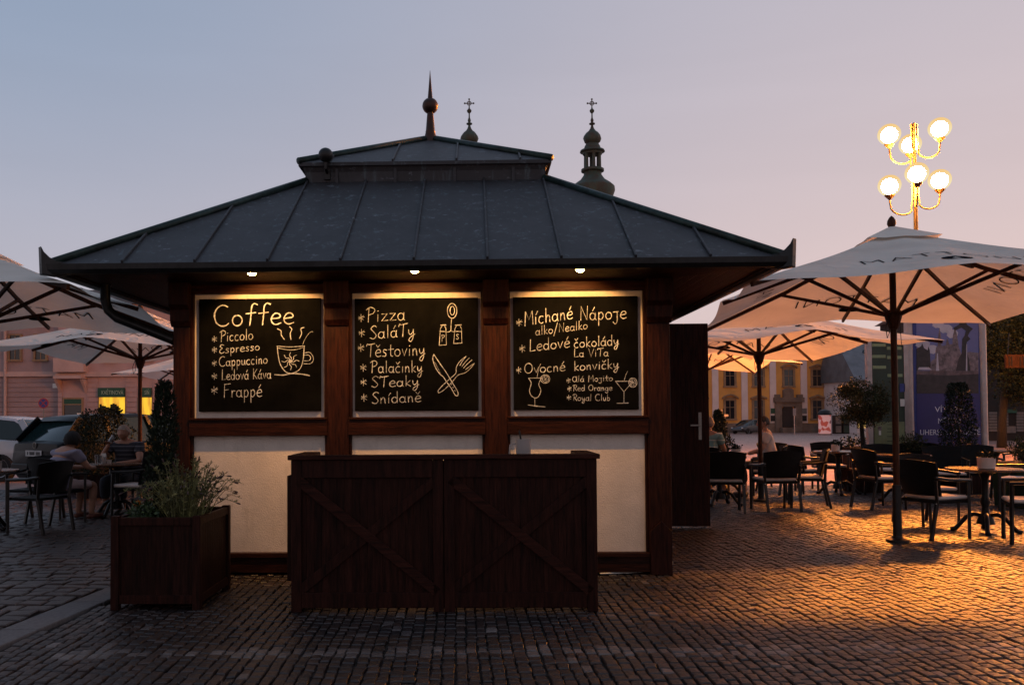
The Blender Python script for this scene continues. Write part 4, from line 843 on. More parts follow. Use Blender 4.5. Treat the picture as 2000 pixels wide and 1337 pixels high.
def make_chair(cushion=True):
    T = thing('cafe_chair', '-', 'chair', (0, 0, 0), 0, 'dark wicker armchairs at the cafe tables')
    s = MB(); s.box(-.25, .25, -.22, .25, .40, .435); s.build('seat', M['wicker'], T, bevel=.01)
    b = MB(); nu, nv = 10, 6; vs = []
    for side in (0, 1):
        for j in range(nv+1):
            z = .48+.40*j/nv; lean = -.23-.10*(j/nv)
            for i in range(nu+1):
                x = (-1+2*i/nu); xx = x*(.25+.035*j/nv); zz_ = z-(.028*(x*x)*(j/nv)**3); yy = lean+.055*(x*x)+(.024 if side else 0)
                vs.append((xx, yy, zz_))
    w_ = nu+1; n1 = (nv+1)*w_; fs = []
    for j in range(nv):
        for i in range(nu):
            a = j*w_+i; fs += [(a, a+w_, a+w_+1, a+1), (n1+a, n1+a+1, n1+a+w_+1, n1+a+w_)]
    for i in range(nu): fs += [(i, i+1, n1+i+1, n1+i), (nv*w_+i, n1+nv*w_+i, n1+nv*w_+i+1, nv*w_+i+1)]
    for j in range(nv): fs += [(j*w_, n1+j*w_, n1+(j+1)*w_, (j+1)*w_), (j*w_+nu, (j+1)*w_+nu, n1+(j+1)*w_+nu, n1+j*w_+nu)]
    b.add(vs, fs); b.build('backrest', M['wicker'], T, smooth='auto')
    for sx in (-1, 1):
        l_ = MB(); l_.beam((sx*.255, .235, 0), (sx*.265, .225, .655), .032, .032); l_.build('leg', M['chair_metal'], T, bevel=.004)
        l_ = MB(); l_.beam((sx*.245, -.31, 0), (sx*.25, -.225, .42), .034, .034); l_.beam((sx*.25, -.225, .41), (sx*.265, -.255, .66), .032, .032); l_.build('leg', M['chair_metal'], T, bevel=.004)
        a = MB(); a.tube([(sx*.272, -.27, .69), (sx*.29, -.1, .665), (sx*.285, .12, .655), (sx*.268, .245, .65)], .019, 8); a.build('armrest', M['chair_metal'], T, smooth='auto')
    if cushion:
        c = MB(); c.box(-.235, .235, -.19, .255, .436, .478); o = c.build('cushion', M['cushion'], T, smooth='auto', bevel=.02)
        st = MB(); 
        for sx in (-1, 1): st.beam((sx*.225, -.185, .455), (sx*.262, -.25, .40), .012, .006)
        st.build('tie', M['cushion'], o)
    return T
proto = make_chair(True); proto_b = make_chair(False); used = {}
def chair(X, Y, tx, ty, label, cushion=True, turn=0):
    rz = math.atan2(ty-Y, tx-X)-math.pi/2+R_(turn); P = proto if cushion else proto_b
    if id(P) not in used: used[id(P)] = 1; P.location = (X, Y, 0); P.rotation_euler = (0, 0, rz); P['label'] = label; return P
    return dup(P, (X, Y, 0), rz, label)
def make_table(top='table_top'):
    T = thing('cafe_table', '-', 'table', (0, 0, 0), 0, 'round cafe tables on cast iron feet')
    t = MB(); t.lathe([(.38, .722), (.405, .728), (.41, .74), (.405, .75), (.0, .752)], 40); t.build('table_top', M[top], T, smooth='auto')
    c = MB(); c.lathe([(.10, .10), (.085, .16), (.045, .22), (.036, .30), (.055, .36), (.036, .42), (.036, .62), (.06, .68), (.16, .715), (.16, .722)], 14); c.build('column', M['iron'], T, smooth='auto')
    for k in range(4):
        a = math.pi/4+k*math.pi/2; d = Vector((math.cos(a), math.sin(a), 0)); l_ = MB()
        pts = [d*.05+Vector((0, 0, .20)), d*.12+Vector((0, 0, .215)), d*.20+Vector((0, 0, .17)), d*.26+Vector((0, 0, .09)), d*.31+Vector((0, 0, .03)), d*.36+Vector((0, 0, .018))]
        l_.tube(pts, [.024, .026, .025, .024, .026, .03], 8); l_.build('leg', M['iron'], T, smooth=True)
    return T
tproto = make_table(); tfirst = True
def table(X, Y, label, rz=0):
    global tfirst
    if tfirst: tfirst = False; tproto.location = (X, Y, 0); tproto.rotation_euler = (0, 0, rz); tproto['label'] = label; return tproto
    return dup(tproto, (X, Y, 0), rz, label)
def pot(X, Y, label, r=.075, h=.12, z=.752):
    T = thing('plant_pot', label, 'plant pot', (X, Y, z), random.uniform(0, 6), 'small potted plants on the cafe tables')
    b = MB(); b.lathe([(r*.8, 0), (r*.95, .01), (r, h*.95), (r*1.03, h), (r*.92, h), (r*.9, h-.02)], 20); b.build('pot', M['pot'], T, smooth='auto')
    leafcloud(in_ellipsoid((0, 0, h+.025), (r*1.1, r*1.1, .05), .6), 150, .022, aspect=1.5).build('leaves', M['leaf_dark'], T, fix=False)
table(6.27, 10.25, 'round brown table catching lamplight, right edge, with a white pot on it', .3)
pot(6.17, 10.05, 'white plant pot on the near right table lit orange', .095, .135)
table(4.15, 13.5, 'round table close to the open kiosk door with a square pale pot', .1)
pot(4.35, 13.3, 'pale plant pot beside the parasol pole near the white shirted person', .07, .12)
table(6.75, 15.2, 'far round table between empty chairs in front of the round crowned tree', .5)
pot(6.62, 15.0, 'pale plant pot on the far table below the round crowned tree', .07, .12)
table(7.15, 13.8, 'round table behind the near parasol pole with orange lit edge', .2)
table(4.68, 15.0, 'round table between the two seated people near the kiosk door', .7)
table(9.5, 15.2, 'farthest right round table before the dark cone shaped bush', .2)
chair(5.48, 9.92, 6.3, 10.2, 'wicker armchair right beside the near parasol pole, side on')
chair(6.02, 11.05, 6.2, 10.2, 'wicker armchair facing the viewer behind the near right table')
chair(6.27, 9.42, 5.3, 9.85, 'wicker armchair cut off by the right edge of the photo')
chair(4.73, 12.75, 4.62, 14.0, 'wicker armchair with its back to the viewer in front of the second parasol pole')
chair(3.93, 12.6, 4.08, 13.5, 'wicker armchair half hidden by the open kiosk door')
chair(5.38, 13.2, 4.3, 13.55, 'wicker armchair turned left, right of the chair with its back to the viewer')
chair(6.02, 14.9, 6.8, 15.2, 'wicker armchair turned right at the far table below the round crowned tree')
chair(6.36, 12.95, 7.4, 13.12, 'wicker armchair turned right, left of the near parasol pole')
chair(6.95, 16.0, 6.8, 15.2, 'wicker armchair facing the viewer at the back of the far table')
chair(7.35, 14.75, 7.2, 13.8, 'wicker armchair facing the viewer with a lit back rim behind the near parasol pole')
chair(7.80, 13.75, 7.4, 12.9, 'wicker armchair with a lit back rim in front of the dark cone shaped bush', turn=8)
chair(8.55, 14.1, 8.0, 13.0, 'wicker armchair standing just below the billboard right post', turn=12)
chair(5.95, 15.9, 6.7, 15.3, 'wicker armchair behind the white shirted person, farther back')
chair(8.75, 15.3, 9.5, 15.2, 'far wicker armchair at the farthest right table')
chair(4.26, 14.45, 4.8, 15.2, 'wicker armchair under the man in the teal shirt')
chair(5.30, 14.62, 4.6, 14.9, 'wicker armchair under the person in the white shirt')
chair(8.15, 15.3, 7.5, 14.2, 'wicker armchair behind the lit rim chair, below the billboard left post')
chair(9.75, 14.3, 9.5, 15.2, 'wicker armchair with its back to the viewer at the farthest right table')
chair(10.3, 15.6, 9.5, 15.2, 'wicker armchair at the right side of the farthest right table')
chair(6.2, 16.5, 7.0, 17.3, 'farthest wicker armchair, below the red advertising column')
chair(8.2, 12.5, 7.3, 13.5, 'wicker armchair left of the clipped ball bush at the right edge')
# left side
table(-5.92, 11.05, 'round table cut off by the left edge of the photo', .4)
pot(-5.72, 10.95, 'pale plant pot on the table at the left edge', .075, .12)
table(-4.80, 12.55, 'round table with glasses between the drinking man and the woman', .6)
chair(-5.12, 10.85, -5.95, 11.15, 'dark armchair without cushion turned to the left edge table', False)
chair(-5.75, 12.05, -5.9, 11.1, 'dark armchair without cushion behind the left edge table', False)
chair(-5.32, 11.80, -4.91, 12.55, 'dark armchair the woman in the lilac top sits on', False)
chair(-4.86, 13.35, -4.83, 12.5, 'armchair the drinking man sits on', False)
chair(-4.42, 12.30, -4.95, 12.40, 'empty armchair with pale cushion beside the slim conifer')
def tumbler(X, Y, label, r=.032, h=.12, m='glass', z=.752, name='drinking_glass', cat='glass'):
    T = thing(name, label, cat, (X, Y, z), 0); b = MB(); b.lathe([(r*.8, 0), (r*.85, .01), (r, h), (r*.93, h), (r*.78, .015)], 16); b.build('vessel', M[m], T, smooth='auto'); return T
tumbler(-5.05, 12.45, 'tall clear glass at the left of the shared table', .034, .13)
tumbler(-4.99, 12.38, 'clear glass standing nearest on the shared table', .036, .12)
t_ = tumbler(-5.02, 12.6, 'white napkin cup on the shared table beside the glasses', .04, .09, 'pot', name='napkin_cup', cat='cup')
b = MB(); b.box(-.03, .03, -.004, .004, .03, .14); b.box(-.02, .035, .008, .014, .03, .13); b.build('napkin', M['white'], t_)
tumbler(-4.9, 12.5, 'small white coffee cup on the shared table', .035, .05, 'pot', name='coffee_cup', cat='cup')

# ================================================================== PEOPLE
M['skin'] = mat('skin', (0.42, 0.22, 0.15), 0.55, 0, 0.08, 12)
M['skin2'] = mat('tanned skin', (0.36, 0.17, 0.11), 0.55, 0, 0.08, 12)
M['lip'] = mat('lips', (0.30, 0.10, 0.09), 0.5)
def skinned(J, E, rad, sub=2):
    me = bpy.data.meshes.new('figure'); names = list(J); idx = {n: i for i, n in enumerate(names)}
    me.from_pydata([J[n] for n in names], [(idx[a], idx[b]) for a, b in E], []); o = bpy.data.objects.new('figure', me); col.objects.link(o)
    o.modifiers.new('skin', 'SKIN').use_smooth_shade = True
    sk = me.skin_vertices[0].data
    for n in names:
        r = rad[n]; sk[idx[n]].radius = r if isinstance(r, tuple) else (r, r); sk[idx[n]].use_root = (n == names[0])
    ss = o.modifiers.new('sub', 'SUBSURF'); ss.levels = sub; ss.render_levels = sub
    return baked(o)
def head_shape(mb, c, yaw, pitch, k=1.0):
    """a head with brow, nose, lips, chin and ears, looking along +y before it is turned"""
    Mx = Matrix.Translation(c) @ Matrix.Rotation(yaw, 4, 'Z') @ Matrix.Rotation(pitch, 4, 'X') @ Matrix.Scale(k, 4)
    n, m = 28, 22; vs = []
    for i in range(m+1):
        th = math.pi*i/m
        for j in range(n):
            a = 2*math.pi*j/n; x = math.sin(th)*math.sin(a); y = math.sin(th)*math.cos(a); z = -math.cos(th)
            X = .076*x; Y = .094*y; Z = .118*z
            if z < 0: X *= 1-.30*z*z; Y = Y*(1-.12*z*z)+(.018*-z if y > 0 else .03*-z)      # jaw and nape
            fr = max(0, y)**3
            def g(cx, cz, sx_, sz_): return math.exp(-((X-cx)/sx_)**2-((Z-cz)/sz_)**2)*fr
            Y += .028*g(0, -.022, .013, .020)+.010*g(0, .008, .012, .02)-.013*g(.030, .006, .016, .013)-.013*g(-.030, .006, .016, .013)+.006*g(.03, .03, .022, .01)+.006*g(-.03, .03, .022, .01)+.008*g(0, -.058, .022, .008)+.010*g(0, -.095, .02, .018)
            vs.append(Mx @ Vector((X, Y, Z)))
    fs = [(i*n+j, i*n+(j+1) % n, (i+1)*n+(j+1) % n, (i+1)*n+j) for i in range(m) for j in range(n)]; mb.add(vs, fs)
    for s in (-1, 1): 
        e = MB(); e.sphere((0, 0, 0), .03, 10, 8, sq=(.35, .65, 1.05)); mb.add([Mx @ (Vector(p)+Vector((s*.077, -.008, -.008))) for p in e.v], e.f)
    return Mx
def hand_shape(mb, wrist, d, palm_n, curl=.5, side=1, k=1.0):
    """palm with five separate bent fingers; d = direction of the fingers, palm_n = where the palm faces"""
    d = Vector(d).normalized(); p = Vector(palm_n); p = (p-d*p.dot(d)).normalized(); s = d.cross(p)*side; w_ = Vector(wrist)
    e = MB(); e.sphere((0, 0, 0), .045, 12, 8); mb.add([w_+d*(.045+q[1]*1.05)*k+s*(q[0]*.92)*k+p*(q[2]*.34)*k for q in e.v], e.f)
    for i, (off, ln) in enumerate(((-.030, .066), (-.010, .076), (.011, .071), (.031, .056))):
        b0 = w_+d*.080*k+s*off*k; a = curl*.5; pts = [b0]; dirn = d
        for seg in (.45, .32, .23):
            dirn = (d*math.cos(a)+p*math.sin(a)); pts.append(pts[-1]+dirn*ln*seg*k); a += curl*.7
        mb.tube(pts, [.0095*k, .0088*k, .008*k, .0065*k], 7)
    b0 = w_+d*.03*k-s*.036*k; t1 = b0+(d*.6-s*.7+p*.25).normalized()*.036*k; t2 = t1+(d*.85-s*.2+p*.5).normalized()*.028*k
    mb.tube([b0, t1, t2], [.012*k, .0105*k, .008*k], 7)
BODY_R = dict(pelvis=(.15, .115), waist=(.135, .10), chest=(.15, .105), collar=(.11, .08), neck=.052, skull=.058, shL=.062, shR=.062, elL=.043, elR=.043, wrL=.029, wrR=.029, hipL=.088, hipR=.088, knL=.06, knR=.06, anL=.038, anR=.038, toL=.032, toR=.032)
EDGES = [('pelvis', 'waist'), ('waist', 'chest'), ('chest', 'collar'), ('collar', 'neck'), ('neck', 'skull'), ('collar', 'shL'), ('collar', 'shR'), ('shL', 'elL'), ('elL', 'wrL'), ('shR', 'elR'), ('elR', 'wrR'), ('pelvis', 'hipL'), ('pelvis', 'hipR'), ('hipL', 'knL'), ('knL', 'anL'), ('anL', 'toL'), ('hipR', 'knR'), ('knR', 'anR'), ('anR', 'toR')]
def seated(**kw):
    J = dict(pelvis=(0, -.06, .56), waist=(0, -.055, .76), chest=(0, -.02, .95), collar=(0, .0, 1.07), neck=(0, .02, 1.13), skull=(0, .035, 1.19), shL=(-.175, .0, 1.045), shR=(.175, .0, 1.045), elL=(-.24, .08, .80), elR=(.24, .08, .80), wrL=(-.20, .30, .74), wrR=(.20, .30, .74),
             hipL=(-.09, -.03, .545), hipR=(.09, -.03, .545), knL=(-.12, .40, .545), knR=(.12, .40, .545), anL=(-.12, .36, .09), anR=(.12, .36, .09), toL=(-.13, .52, .035), toR=(.13, .52, .035)); J.update(kw); return J
def person(label, X, Y, rz, J, skin, shirt, pants, shoes, hair, headyaw=0, headpitch=0, sleeve=.6, leg=1.0, handL=((0, 1, -.1), (0, 0, -1), .6), handR=((0, 1, -.1), (0, 0, -1), .6), hairkind='short', belly=1.0, z0=0.0):
    T = thing('person', label, 'person', (X, Y, z0), rz); R = dict(BODY_R)
    me = skinned(J, EDGES, R); mb = MB(); mb.add([tuple(v.co) for v in me.vertices], [tuple(f_.vertices) for f_ in me.polygons]); bpy.data.meshes.remove(me)
    hc = Vector(J['skull'])+Vector((0, .015, .065)); Mx = head_shape(mb, hc, headyaw, headpitch)
    for w_, e_, spec, sd_ in ((J['wrL'], J['elL'], handL, -1), (J['wrR'], J['elR'], handR, 1)): hand_shape(mb, w_, spec[0], spec[1], spec[2], sd_)
    body = mb.build('body', M[skin], T, smooth=True, fix=False)
    L3 = lambda a, b, t: tuple(Vector(J[a]).lerp(Vector(J[b]), t))
    JJ = {k: J[k] for k in ('pelvis', 'waist', 'chest', 'collar', 'shL', 'shR')}; JJ['hem'] = (J['pelvis'][0], J['pelvis'][1]-.005, J['pelvis'][2]-.04); JJ['slL'] = L3('shL', 'elL', sleeve); JJ['slR'] = L3('shR', 'elR', sleeve)
    r = dict(pelvis=(.172*belly, .135*belly), waist=(.158*belly, .125*belly), chest=(.175, .135), collar=(.125, .105), shL=.085, shR=.085, slL=.07, slR=.07, hem=(.180*belly, .150*belly))
    sm = skinned(JJ, [('pelvis', 'hem'), ('pelvis', 'waist'), ('waist', 'chest'), ('chest', 'collar'), ('collar', 'shL'), ('collar', 'shR'), ('shL', 'slL'), ('shR', 'slR')], r); mesh_obj('shirt', sm, M[shirt], T)
    JP = {k: tuple(Vector(J[k])+Vector((0, 0, -.015))) for k in ('pelvis', 'hipL', 'hipR')}; JP['knL'] = L3('hipL', 'knL', min(1, leg)); JP['knR'] = L3('hipR', 'knR', min(1, leg)); ed = [('pelvis', 'hipL'), ('pelvis', 'hipR'), ('hipL', 'knL'), ('hipR', 'knR')]; r = dict(pelvis=(.135, .105), hipL=.100, hipR=.100, knL=.078, knR=.078)
    if leg > 1:
        for s in 'LR': JP['cu'+s] = L3('kn'+s, 'an'+s, leg-1); ed.append(('kn'+s, 'cu'+s)); r['cu'+s] = .062
    mesh_obj('trousers' if leg > 1 else 'shorts', skinned(JP, ed, r), M[pants], T)
    for s in 'LR':
        a, t = Vector(J['an'+s]), Vector(J['to'+s]); b = MB(); dd = (t-a); dd.z = 0; dd.normalize()
        b.tube([a-dd*.045+Vector((0, 0, -.05)), a+dd*.03+Vector((0, 0, -.035)), t+Vector((0, 0, .0)), t+dd*.06], [.036, .044, .042, .022], 10); b.build('shoe', M[shoes], T, smooth=True)
    h = MB(); n, m = 24, 14; vs = []; big = 1.0 if hairkind == 'short' else 1.22
    for i in range(m+1):
        th = math.pi*.5*i/m*(1.22 if hairkind == 'short' else 1.5)
        for j in range(n):
            a = 2*math.pi*j/n; x, y, z = math.sin(th)*math.sin(a), math.sin(th)*math.cos(a), math.cos(th)
            lim = 1.0; fy = max(0, y); z2 = max(z, .28*fy*1.5) if fy > .2 else z
            wv = 1+.04*math.sin(7*a+9*th)*(big-.9)*3
            vs.append(Mx @ Vector((.082*x*big*wv, (.100*y-.006)*(big if y < 0 else 1.03), .124*z2*(1.02 if hairkind == 'short' else 1.12)+(0 if y > 0 else 0))))
    h.add(vs, [(i*n+j, i*n+(j+1) % n, (i+1)*n+(j+1) % n, (i+1)*n+j) for i in range(m) for j in range(n)]); h.build('hair', M[hair], T, smooth=True, fix=False)
    return T
M['shirt_lilac'] = mat('lilac cotton', (0.26, 0.24, 0.32), 0.9, 0, .12, 8, .2, 40); M['shorts_pale'] = mat('pale pink cotton', (0.55, 0.42, 0.42), .9, 0, .1, 8, .2, 40)
def striped(name, c1, c2, c3, n):
    m = mat(name, c1, .85); t = m.node_tree; l = t.links; b = t.nodes['Principled BSDF']; tcn = t.nodes.new('ShaderNodeTexCoord'); s = t.nodes.new('ShaderNodeSeparateXYZ'); l.new(tcn.outputs['Object'], s.inputs[0])
    mu = t.nodes.new('ShaderNodeMath'); mu.operation = 'MULTIPLY'; mu.inputs[1].default_value = n; l.new(s.outputs['Z'], mu.inputs[0]); fr = t.nodes.new('ShaderNodeMath'); fr.operation = 'FRACT'; l.new(mu.outputs[0], fr.inputs[0])
    rp = t.nodes.new('ShaderNodeValToRGB'); rp.color_ramp.interpolation = 'CONSTANT'; e = rp.color_ramp.elements; e[0].color = (*c1, 1); e[1].position = .72; e[1].color = (*c2, 1); k = e.new(.86); k.color = (*c3, 1); l.new(fr.outputs[0], rp.inputs[0]); l.new(rp.outputs[0], b.inputs['Base Color']); return m
M['shirt_stripe'] = striped('dark striped cotton', (0.018, 0.018, 0.028), (0.16, 0.15, 0.18), (0.018, 0.018, 0.028), 15)
M['shirt_teal'] = striped('teal striped cotton', (0.16, 0.27, 0.26), (0.50, 0.50, 0.46), (0.16, 0.27, 0.26), 9)
M['shirt_white'] = mat('white cotton', (0.62, 0.52, 0.48), .9, 0, .08, 8); M['denim'] = mat('dark denim', (0.03, 0.035, 0.05), .9); M['shoe'] = mat('dark shoe', (0.03, 0.02, 0.02), .6); M['sandal'] = mat('brown sandal', (0.14, 0.05, 0.035), .6)
M['hair_dark'] = mat('dark hair', (0.005, 0.0035, 0.003), .85, 0, .3, 30, .5, 60, stretch=(1, 1, .2)); M['hair_grey'] = mat('thin grey hair', (0.30, 0.22, 0.18), .7, 0, .2, 30); M['hair_brown'] = mat('brown hair', (0.03, 0.014, 0.009), .55, 0, .3, 30, .5, 60, stretch=(1, 1, .2))
face = lambda X, Y, tx, ty: math.atan2(ty-Y, tx-X)-math.pi/2
person('woman in lilac top and pale shorts seated with her back to the viewer', -5.31, 11.85, face(-5.31, 11.85, -4.90, 12.6),
       seated(waist=(0, -.05, .77), chest=(0, .04, .96), collar=(0, .09, 1.065), neck=(0, .125, 1.115), skull=(0, .16, 1.16), shL=(-.165, .09, 1.03), shR=(.165, .09, 1.03), elL=(-.22, .24, .80), elR=(.22, .24, .80), wrL=(-.12, .44, .79), wrR=(.10, .44, .79)),
       'skin', 'shirt_lilac', 'shorts_pale', 'sandal', 'hair_dark', .55, -.3, .62, .92, hairkind='bob', belly=1.25).scale = (1.1, 1.1, .90)
Jm = seated(waist=(0, -.04, .78), chest=(0, .03, .98), collar=(0, .06, 1.10), neck=(0, .085, 1.155), skull=(0, .11, 1.21), shL=(-.19, .06, 1.065), shR=(.19, .06, 1.065), elL=(-.27, .20, .82), wrL=(-.02, .40, .79), elR=(.27, .24, .83), wrR=(.13, .27, 1.09))
man = person('grey haired man in a dark striped shirt drinking from a glass, elbow on the table', -4.86, 13.12, face(-4.86, 13.12, -4.95, 12.4), Jm, 'skin2', 'shirt_stripe', 'denim', 'shoe', 'hair_grey', .12, -.05, .55, 1.7,
       handL=((.9, .15, -.05), (0, 0, -1), .4), handR=((-.35, .25, .55), (-.5, .5, .1), 1.1), belly=1.3); man.scale = (1.1, 1.1, .93)
gx = Vector((math.cos(man.rotation_euler.z)*.066-math.sin(man.rotation_euler.z)*.37, math.sin(man.rotation_euler.z)*.066+math.cos(man.rotation_euler.z)*.37, 1.085))
T = thing('drinking_glass', 'half empty glass in the drinking man\'s raised hand', 'glass', man.location+gx, 0); T.rotation_euler = (R_(35), R_(-20), man.rotation_euler.z)
b = MB(); b.lathe([(.024, -.05), (.026, -.04), (.034, .06), (.031, .06), (.022, -.04)], 16); b.build('vessel', M['glass'], T, smooth='auto')
person('man in a teal shirt with pale shoulder stripes half hidden by the kiosk door', 4.27, 14.45, face(4.27, 14.45, 4.8, 15.2), seated(waist=(0, -.06, .78)), 'skin2', 'shirt_teal', 'denim', 'shoe', 'hair_grey', .2, .1, .6, 1.7, belly=1.2)
person('dark haired person in a white shirt seated by the second parasol pole, in profile', 5.30, 14.62, face(5.30, 14.62, 4.6, 14.9), seated(), 'skin', 'shirt_white', 'denim', 'shoe', 'hair_brown', .3, -.08, .6, 1.7)
pp = at(288, 830, 44); 
person('distant passer-by in a pale top in front of the lit shop door', pp.x, 44, .6, dict(pelvis=(0, 0, .95), waist=(0, 0, 1.12), chest=(0, .01, 1.32), collar=(0, .01, 1.43), neck=(0, .02, 1.49), skull=(0, .03, 1.54), shL=(-.18, 0, 1.40), shR=(.18, 0, 1.40), elL=(-.23, -.02, 1.13), elR=(.23, .04, 1.13), wrL=(-.22, .05, .9), wrR=(.22, .16, .93), hipL=(-.09, 0, .92), hipR=(.09, 0, .92), knL=(-.1, .08, .50), knR=(.1, -.02, .50), anL=(-.1, .12, .09), anR=(.1, -.14, .1), toL=(-.1, .27, .04), toR=(.1, .0, .04)),
       'skin', 'shirt_lilac', 'denim', 'shoe', 'hair_dark', handL=((0, .1, -1), (1, 0, 0), .4), handR=((0, .3, -1), (-1, 0, 0), .4), leg=1.8, z0=gz(44))

# ================================================================== BUILDINGS AROUND THE SQUARE
M['ochre'] = mat('ochre render', (0.68, 0.37, 0.105), 0.9, 0, 0.10, 0.35, 0.1, 8)
M['pilaster'] = mat('pale pilaster render', (0.68, 0.60, 0.60), 0.9, 0, 0.06, .8)
M['stone'] = mat('grey sandstone', (0.20, 0.15, 0.12), 0.9, 0, 0.2, 1.2, 0.3, 10)
M['frame_dark'] = mat('window surround', (0.30, 0.20, 0.12), 0.85, 0, 0.15, 2)
M['pane'] = glassy('dark window pane', (0.02, 0.02, 0.025), 0.08)
M['door_dark'] = mat('dark portal door', (0.030, 0.018, 0.016), 0.6, 0, .2, 4)
M['tile_roof'] = mat('dark tile roof', (0.10, 0.06, 0.05), 0.8, 0, .2, 3); M['grey_roof'] = mat('grey sheet roof', (0.17, 0.18, 0.20), 0.5, .3, .15, 1)
M['pink'] = mat('pink render', (0.46, 0.32, 0.315), 0.9, 0, 0.10, 0.6, 0.1, 10); M['pink_shaded'] = mat('shaded pink render', (0.36, 0.265, 0.27), 0.9, 0, 0.1, 0.6, 0.1, 10); M['pink_trim'] = mat('peach trim', (0.52, 0.37, 0.34), 0.9, 0, .08, 1)  # second pink carries the shade of the set-back left wall in its colour
M['sign_green'] = mat('green shop sign', (0.012, 0.075, 0.040), 0.5); M['sign_text'] = mat('pale sign lettering', (0.36, 0.48, 0.36), 0.6)
M['shop_glow'] = None
def shop_glow(name, c1, c2, st, sx=9.0):
    m = bpy.data.materials.new(name); m.use_nodes = True; t = m.node_tree; l = t.links; b = t.nodes['Principled BSDF']
    tcn = t.nodes.new('ShaderNodeTexCoord'); mp = t.nodes.new('ShaderNodeMapping'); mp.inputs['Scale'].default_value = (sx, 1, .5); l.new(tcn.outputs['Object'], mp.inputs[0])
    no = t.nodes.new('ShaderNodeTexNoise'); no.inputs['Scale'].default_value = 1.0; no.inputs['Detail'].default_value = 4; l.new(mp.outputs[0], no.inputs['Vector'])
    rp = t.nodes.new('ShaderNodeValToRGB'); rp.color_ramp.elements[0].position = .38; rp.color_ramp.elements[1].position = .58; rp.color_ramp.elements[0].color = (*c2, 1); rp.color_ramp.elements[1].color = (*c1, 1); l.new(no.outputs['Fac'], rp.inputs[0])
    l.new(rp.outputs[0], b.inputs['Emission Color']); b.inputs['Emission Strength'].default_value = st; b.inputs['Base Color'].default_value = (.3, .2, .05, 1); return m
M['shop_glow'] = shop_glow('lit shop interior', (1.0, 0.60, 0.03), (0.55, 0.22, 0.02), 1.0, 3.0)
M['shop_glow2'] = shop_glow('lit far window', (1.0, 0.62, 0.18), (0.04, 0.025, 0.02), .9, 5.0)
def pbox(mb, x0, x1, y0, y1, Y, d0, d1):          # box filling a pixel rectangle at distance Y, from depth Y+d0 to Y+d1
    p = at((x0+x1)/2, (y0+y1)/2, Y); a = at(x0, (y0+y1)/2, Y).x; b = at(x1, (y0+y1)/2, Y).x; zt = at((x0+x1)/2, y0, Y).z; zb = at((x0+x1)/2, y1, Y).z
    return mb.box(a, b, Y+d0, Y+d1, zb, zt)
def rel(mb, T):                                   # world -> local of an unrotated thing
    o = Vector(T.location); mb.v = [tuple(Vector(p)-o) for p in mb.v]; return mb
def part(T, name, m, fn, parent=None, **kw):
    b = MB(); fn(b); return rel(b, T).build(name, m, parent or T, **kw)

# ---- ochre baroque house
YB = 100.0; bx = at(1540, 845, YB).x
ob = thing('ochre_house', 'ochre baroque house with white pilasters and a dark arched portal across the square', 'house', (bx, YB, gz(YB)), 0)
def f_(b):
    x0 = at(1330, 800, YB).x; x1 = at(1672, 800, YB).x; b.box(x0, x1, YB, YB+14, gz(YB)-.5, at(1540, 690, YB).z)
part(ob, 'wall', M['ochre'], f_)
def f_(b):
    x0 = at(1330, 800, YB).x-.5; x1 = at(1672, 800, YB).x+.5; z = at(1540, 690, YB).z
    b.prism([(YB-.6, z+.45), (YB+7, z+3.4), (YB+14.6, z+.45)], x0, x1, axis='x')
part(ob, 'roof', M['tile_roof'], f_)
part(ob, 'cornice', M['pilaster'], lambda b: b.box(at(1330, 800, YB).x-.4, at(1672, 800, YB).x+.4, YB-.55, YB+.1, at(1540, 692, YB).z, at(1540, 683, YB).z))
part(ob, 'plinth', M['stone'], lambda b: (pbox(b, 1330, 1524, 826, 848, YB, -.22, .1), pbox(b, 1556, 1672, 826, 848, YB, -.22, .1)))
for c in (1340, 1396.5, 1453.5, 1509, 1569.5, 1657):
    po = part(ob, 'pilaster', M['pilaster'], lambda b: pbox(b, c-6, c+6, 701, 825.5, YB, -.18, .1))
    part(ob, 'capital', M['pilaster'], lambda b: (pbox(b, c-8.5, c+8.5, 693, 700, YB, -.32, .1), pbox(b, c-7.2, c+7.2, 700.2, 703, YB, -.26, .1)), po)
def window(T, c, y0, y1, w_, Y, arch, hood=True):
    o = part(T, 'window', M['frame_dark'], lambda b: (pbox(b, c-w_-4, c-w_, y0-3, y1+3, Y, -.12, .1), pbox(b, c+w_, c+w_+4, y0-3, y1+3, Y, -.12, .1), pbox(b, c-w_, c+w_, y0-3, y0, Y, -.12, .1), pbox(b, c-w_-5, c+w_+5, y1, y1+3.4, Y, -.2, .1)))
    part(T, 'pane', M['pane'], lambda b: pbox(b, c-w_, c+w_, y0, y1, Y, -.03, .05), o)
    part(T, 'sash', M['frame_dark'], lambda b: (pbox(b, c-.5, c+.5, y0, y1, Y, -.06, -.031), pbox(b, c-w_, c+w_, y0+(y1-y0)*.36, y0+(y1-y0)*.36+1, Y, -.0605, -.0305)), o)
    if hood:
        def f_(b):
            n = 10; pts = []
            for k in range(n+1):
                t = -1+2*k/n; pts.append((c+t*(w_+7), y0-6-(7*(1-t*t) if arch else 6*(1-abs(t)))))
            lo = [(x, y+3.2) for x, y in pts]; poly = [(at(x, y, Y).x, at(x, y, Y).z) for x, y in pts]+[(at(x, y, Y).x, at(x, y, Y).z) for x, y in reversed(lo)]
            b.prism(poly, Y-.38, Y+.1, axis='y'); pbox(b, c-w_-3, c+w_+3, y0-7, y0-3.2, Y, -.1, .1)
        part(T, 'hood', M['frame_dark'], f_, o)
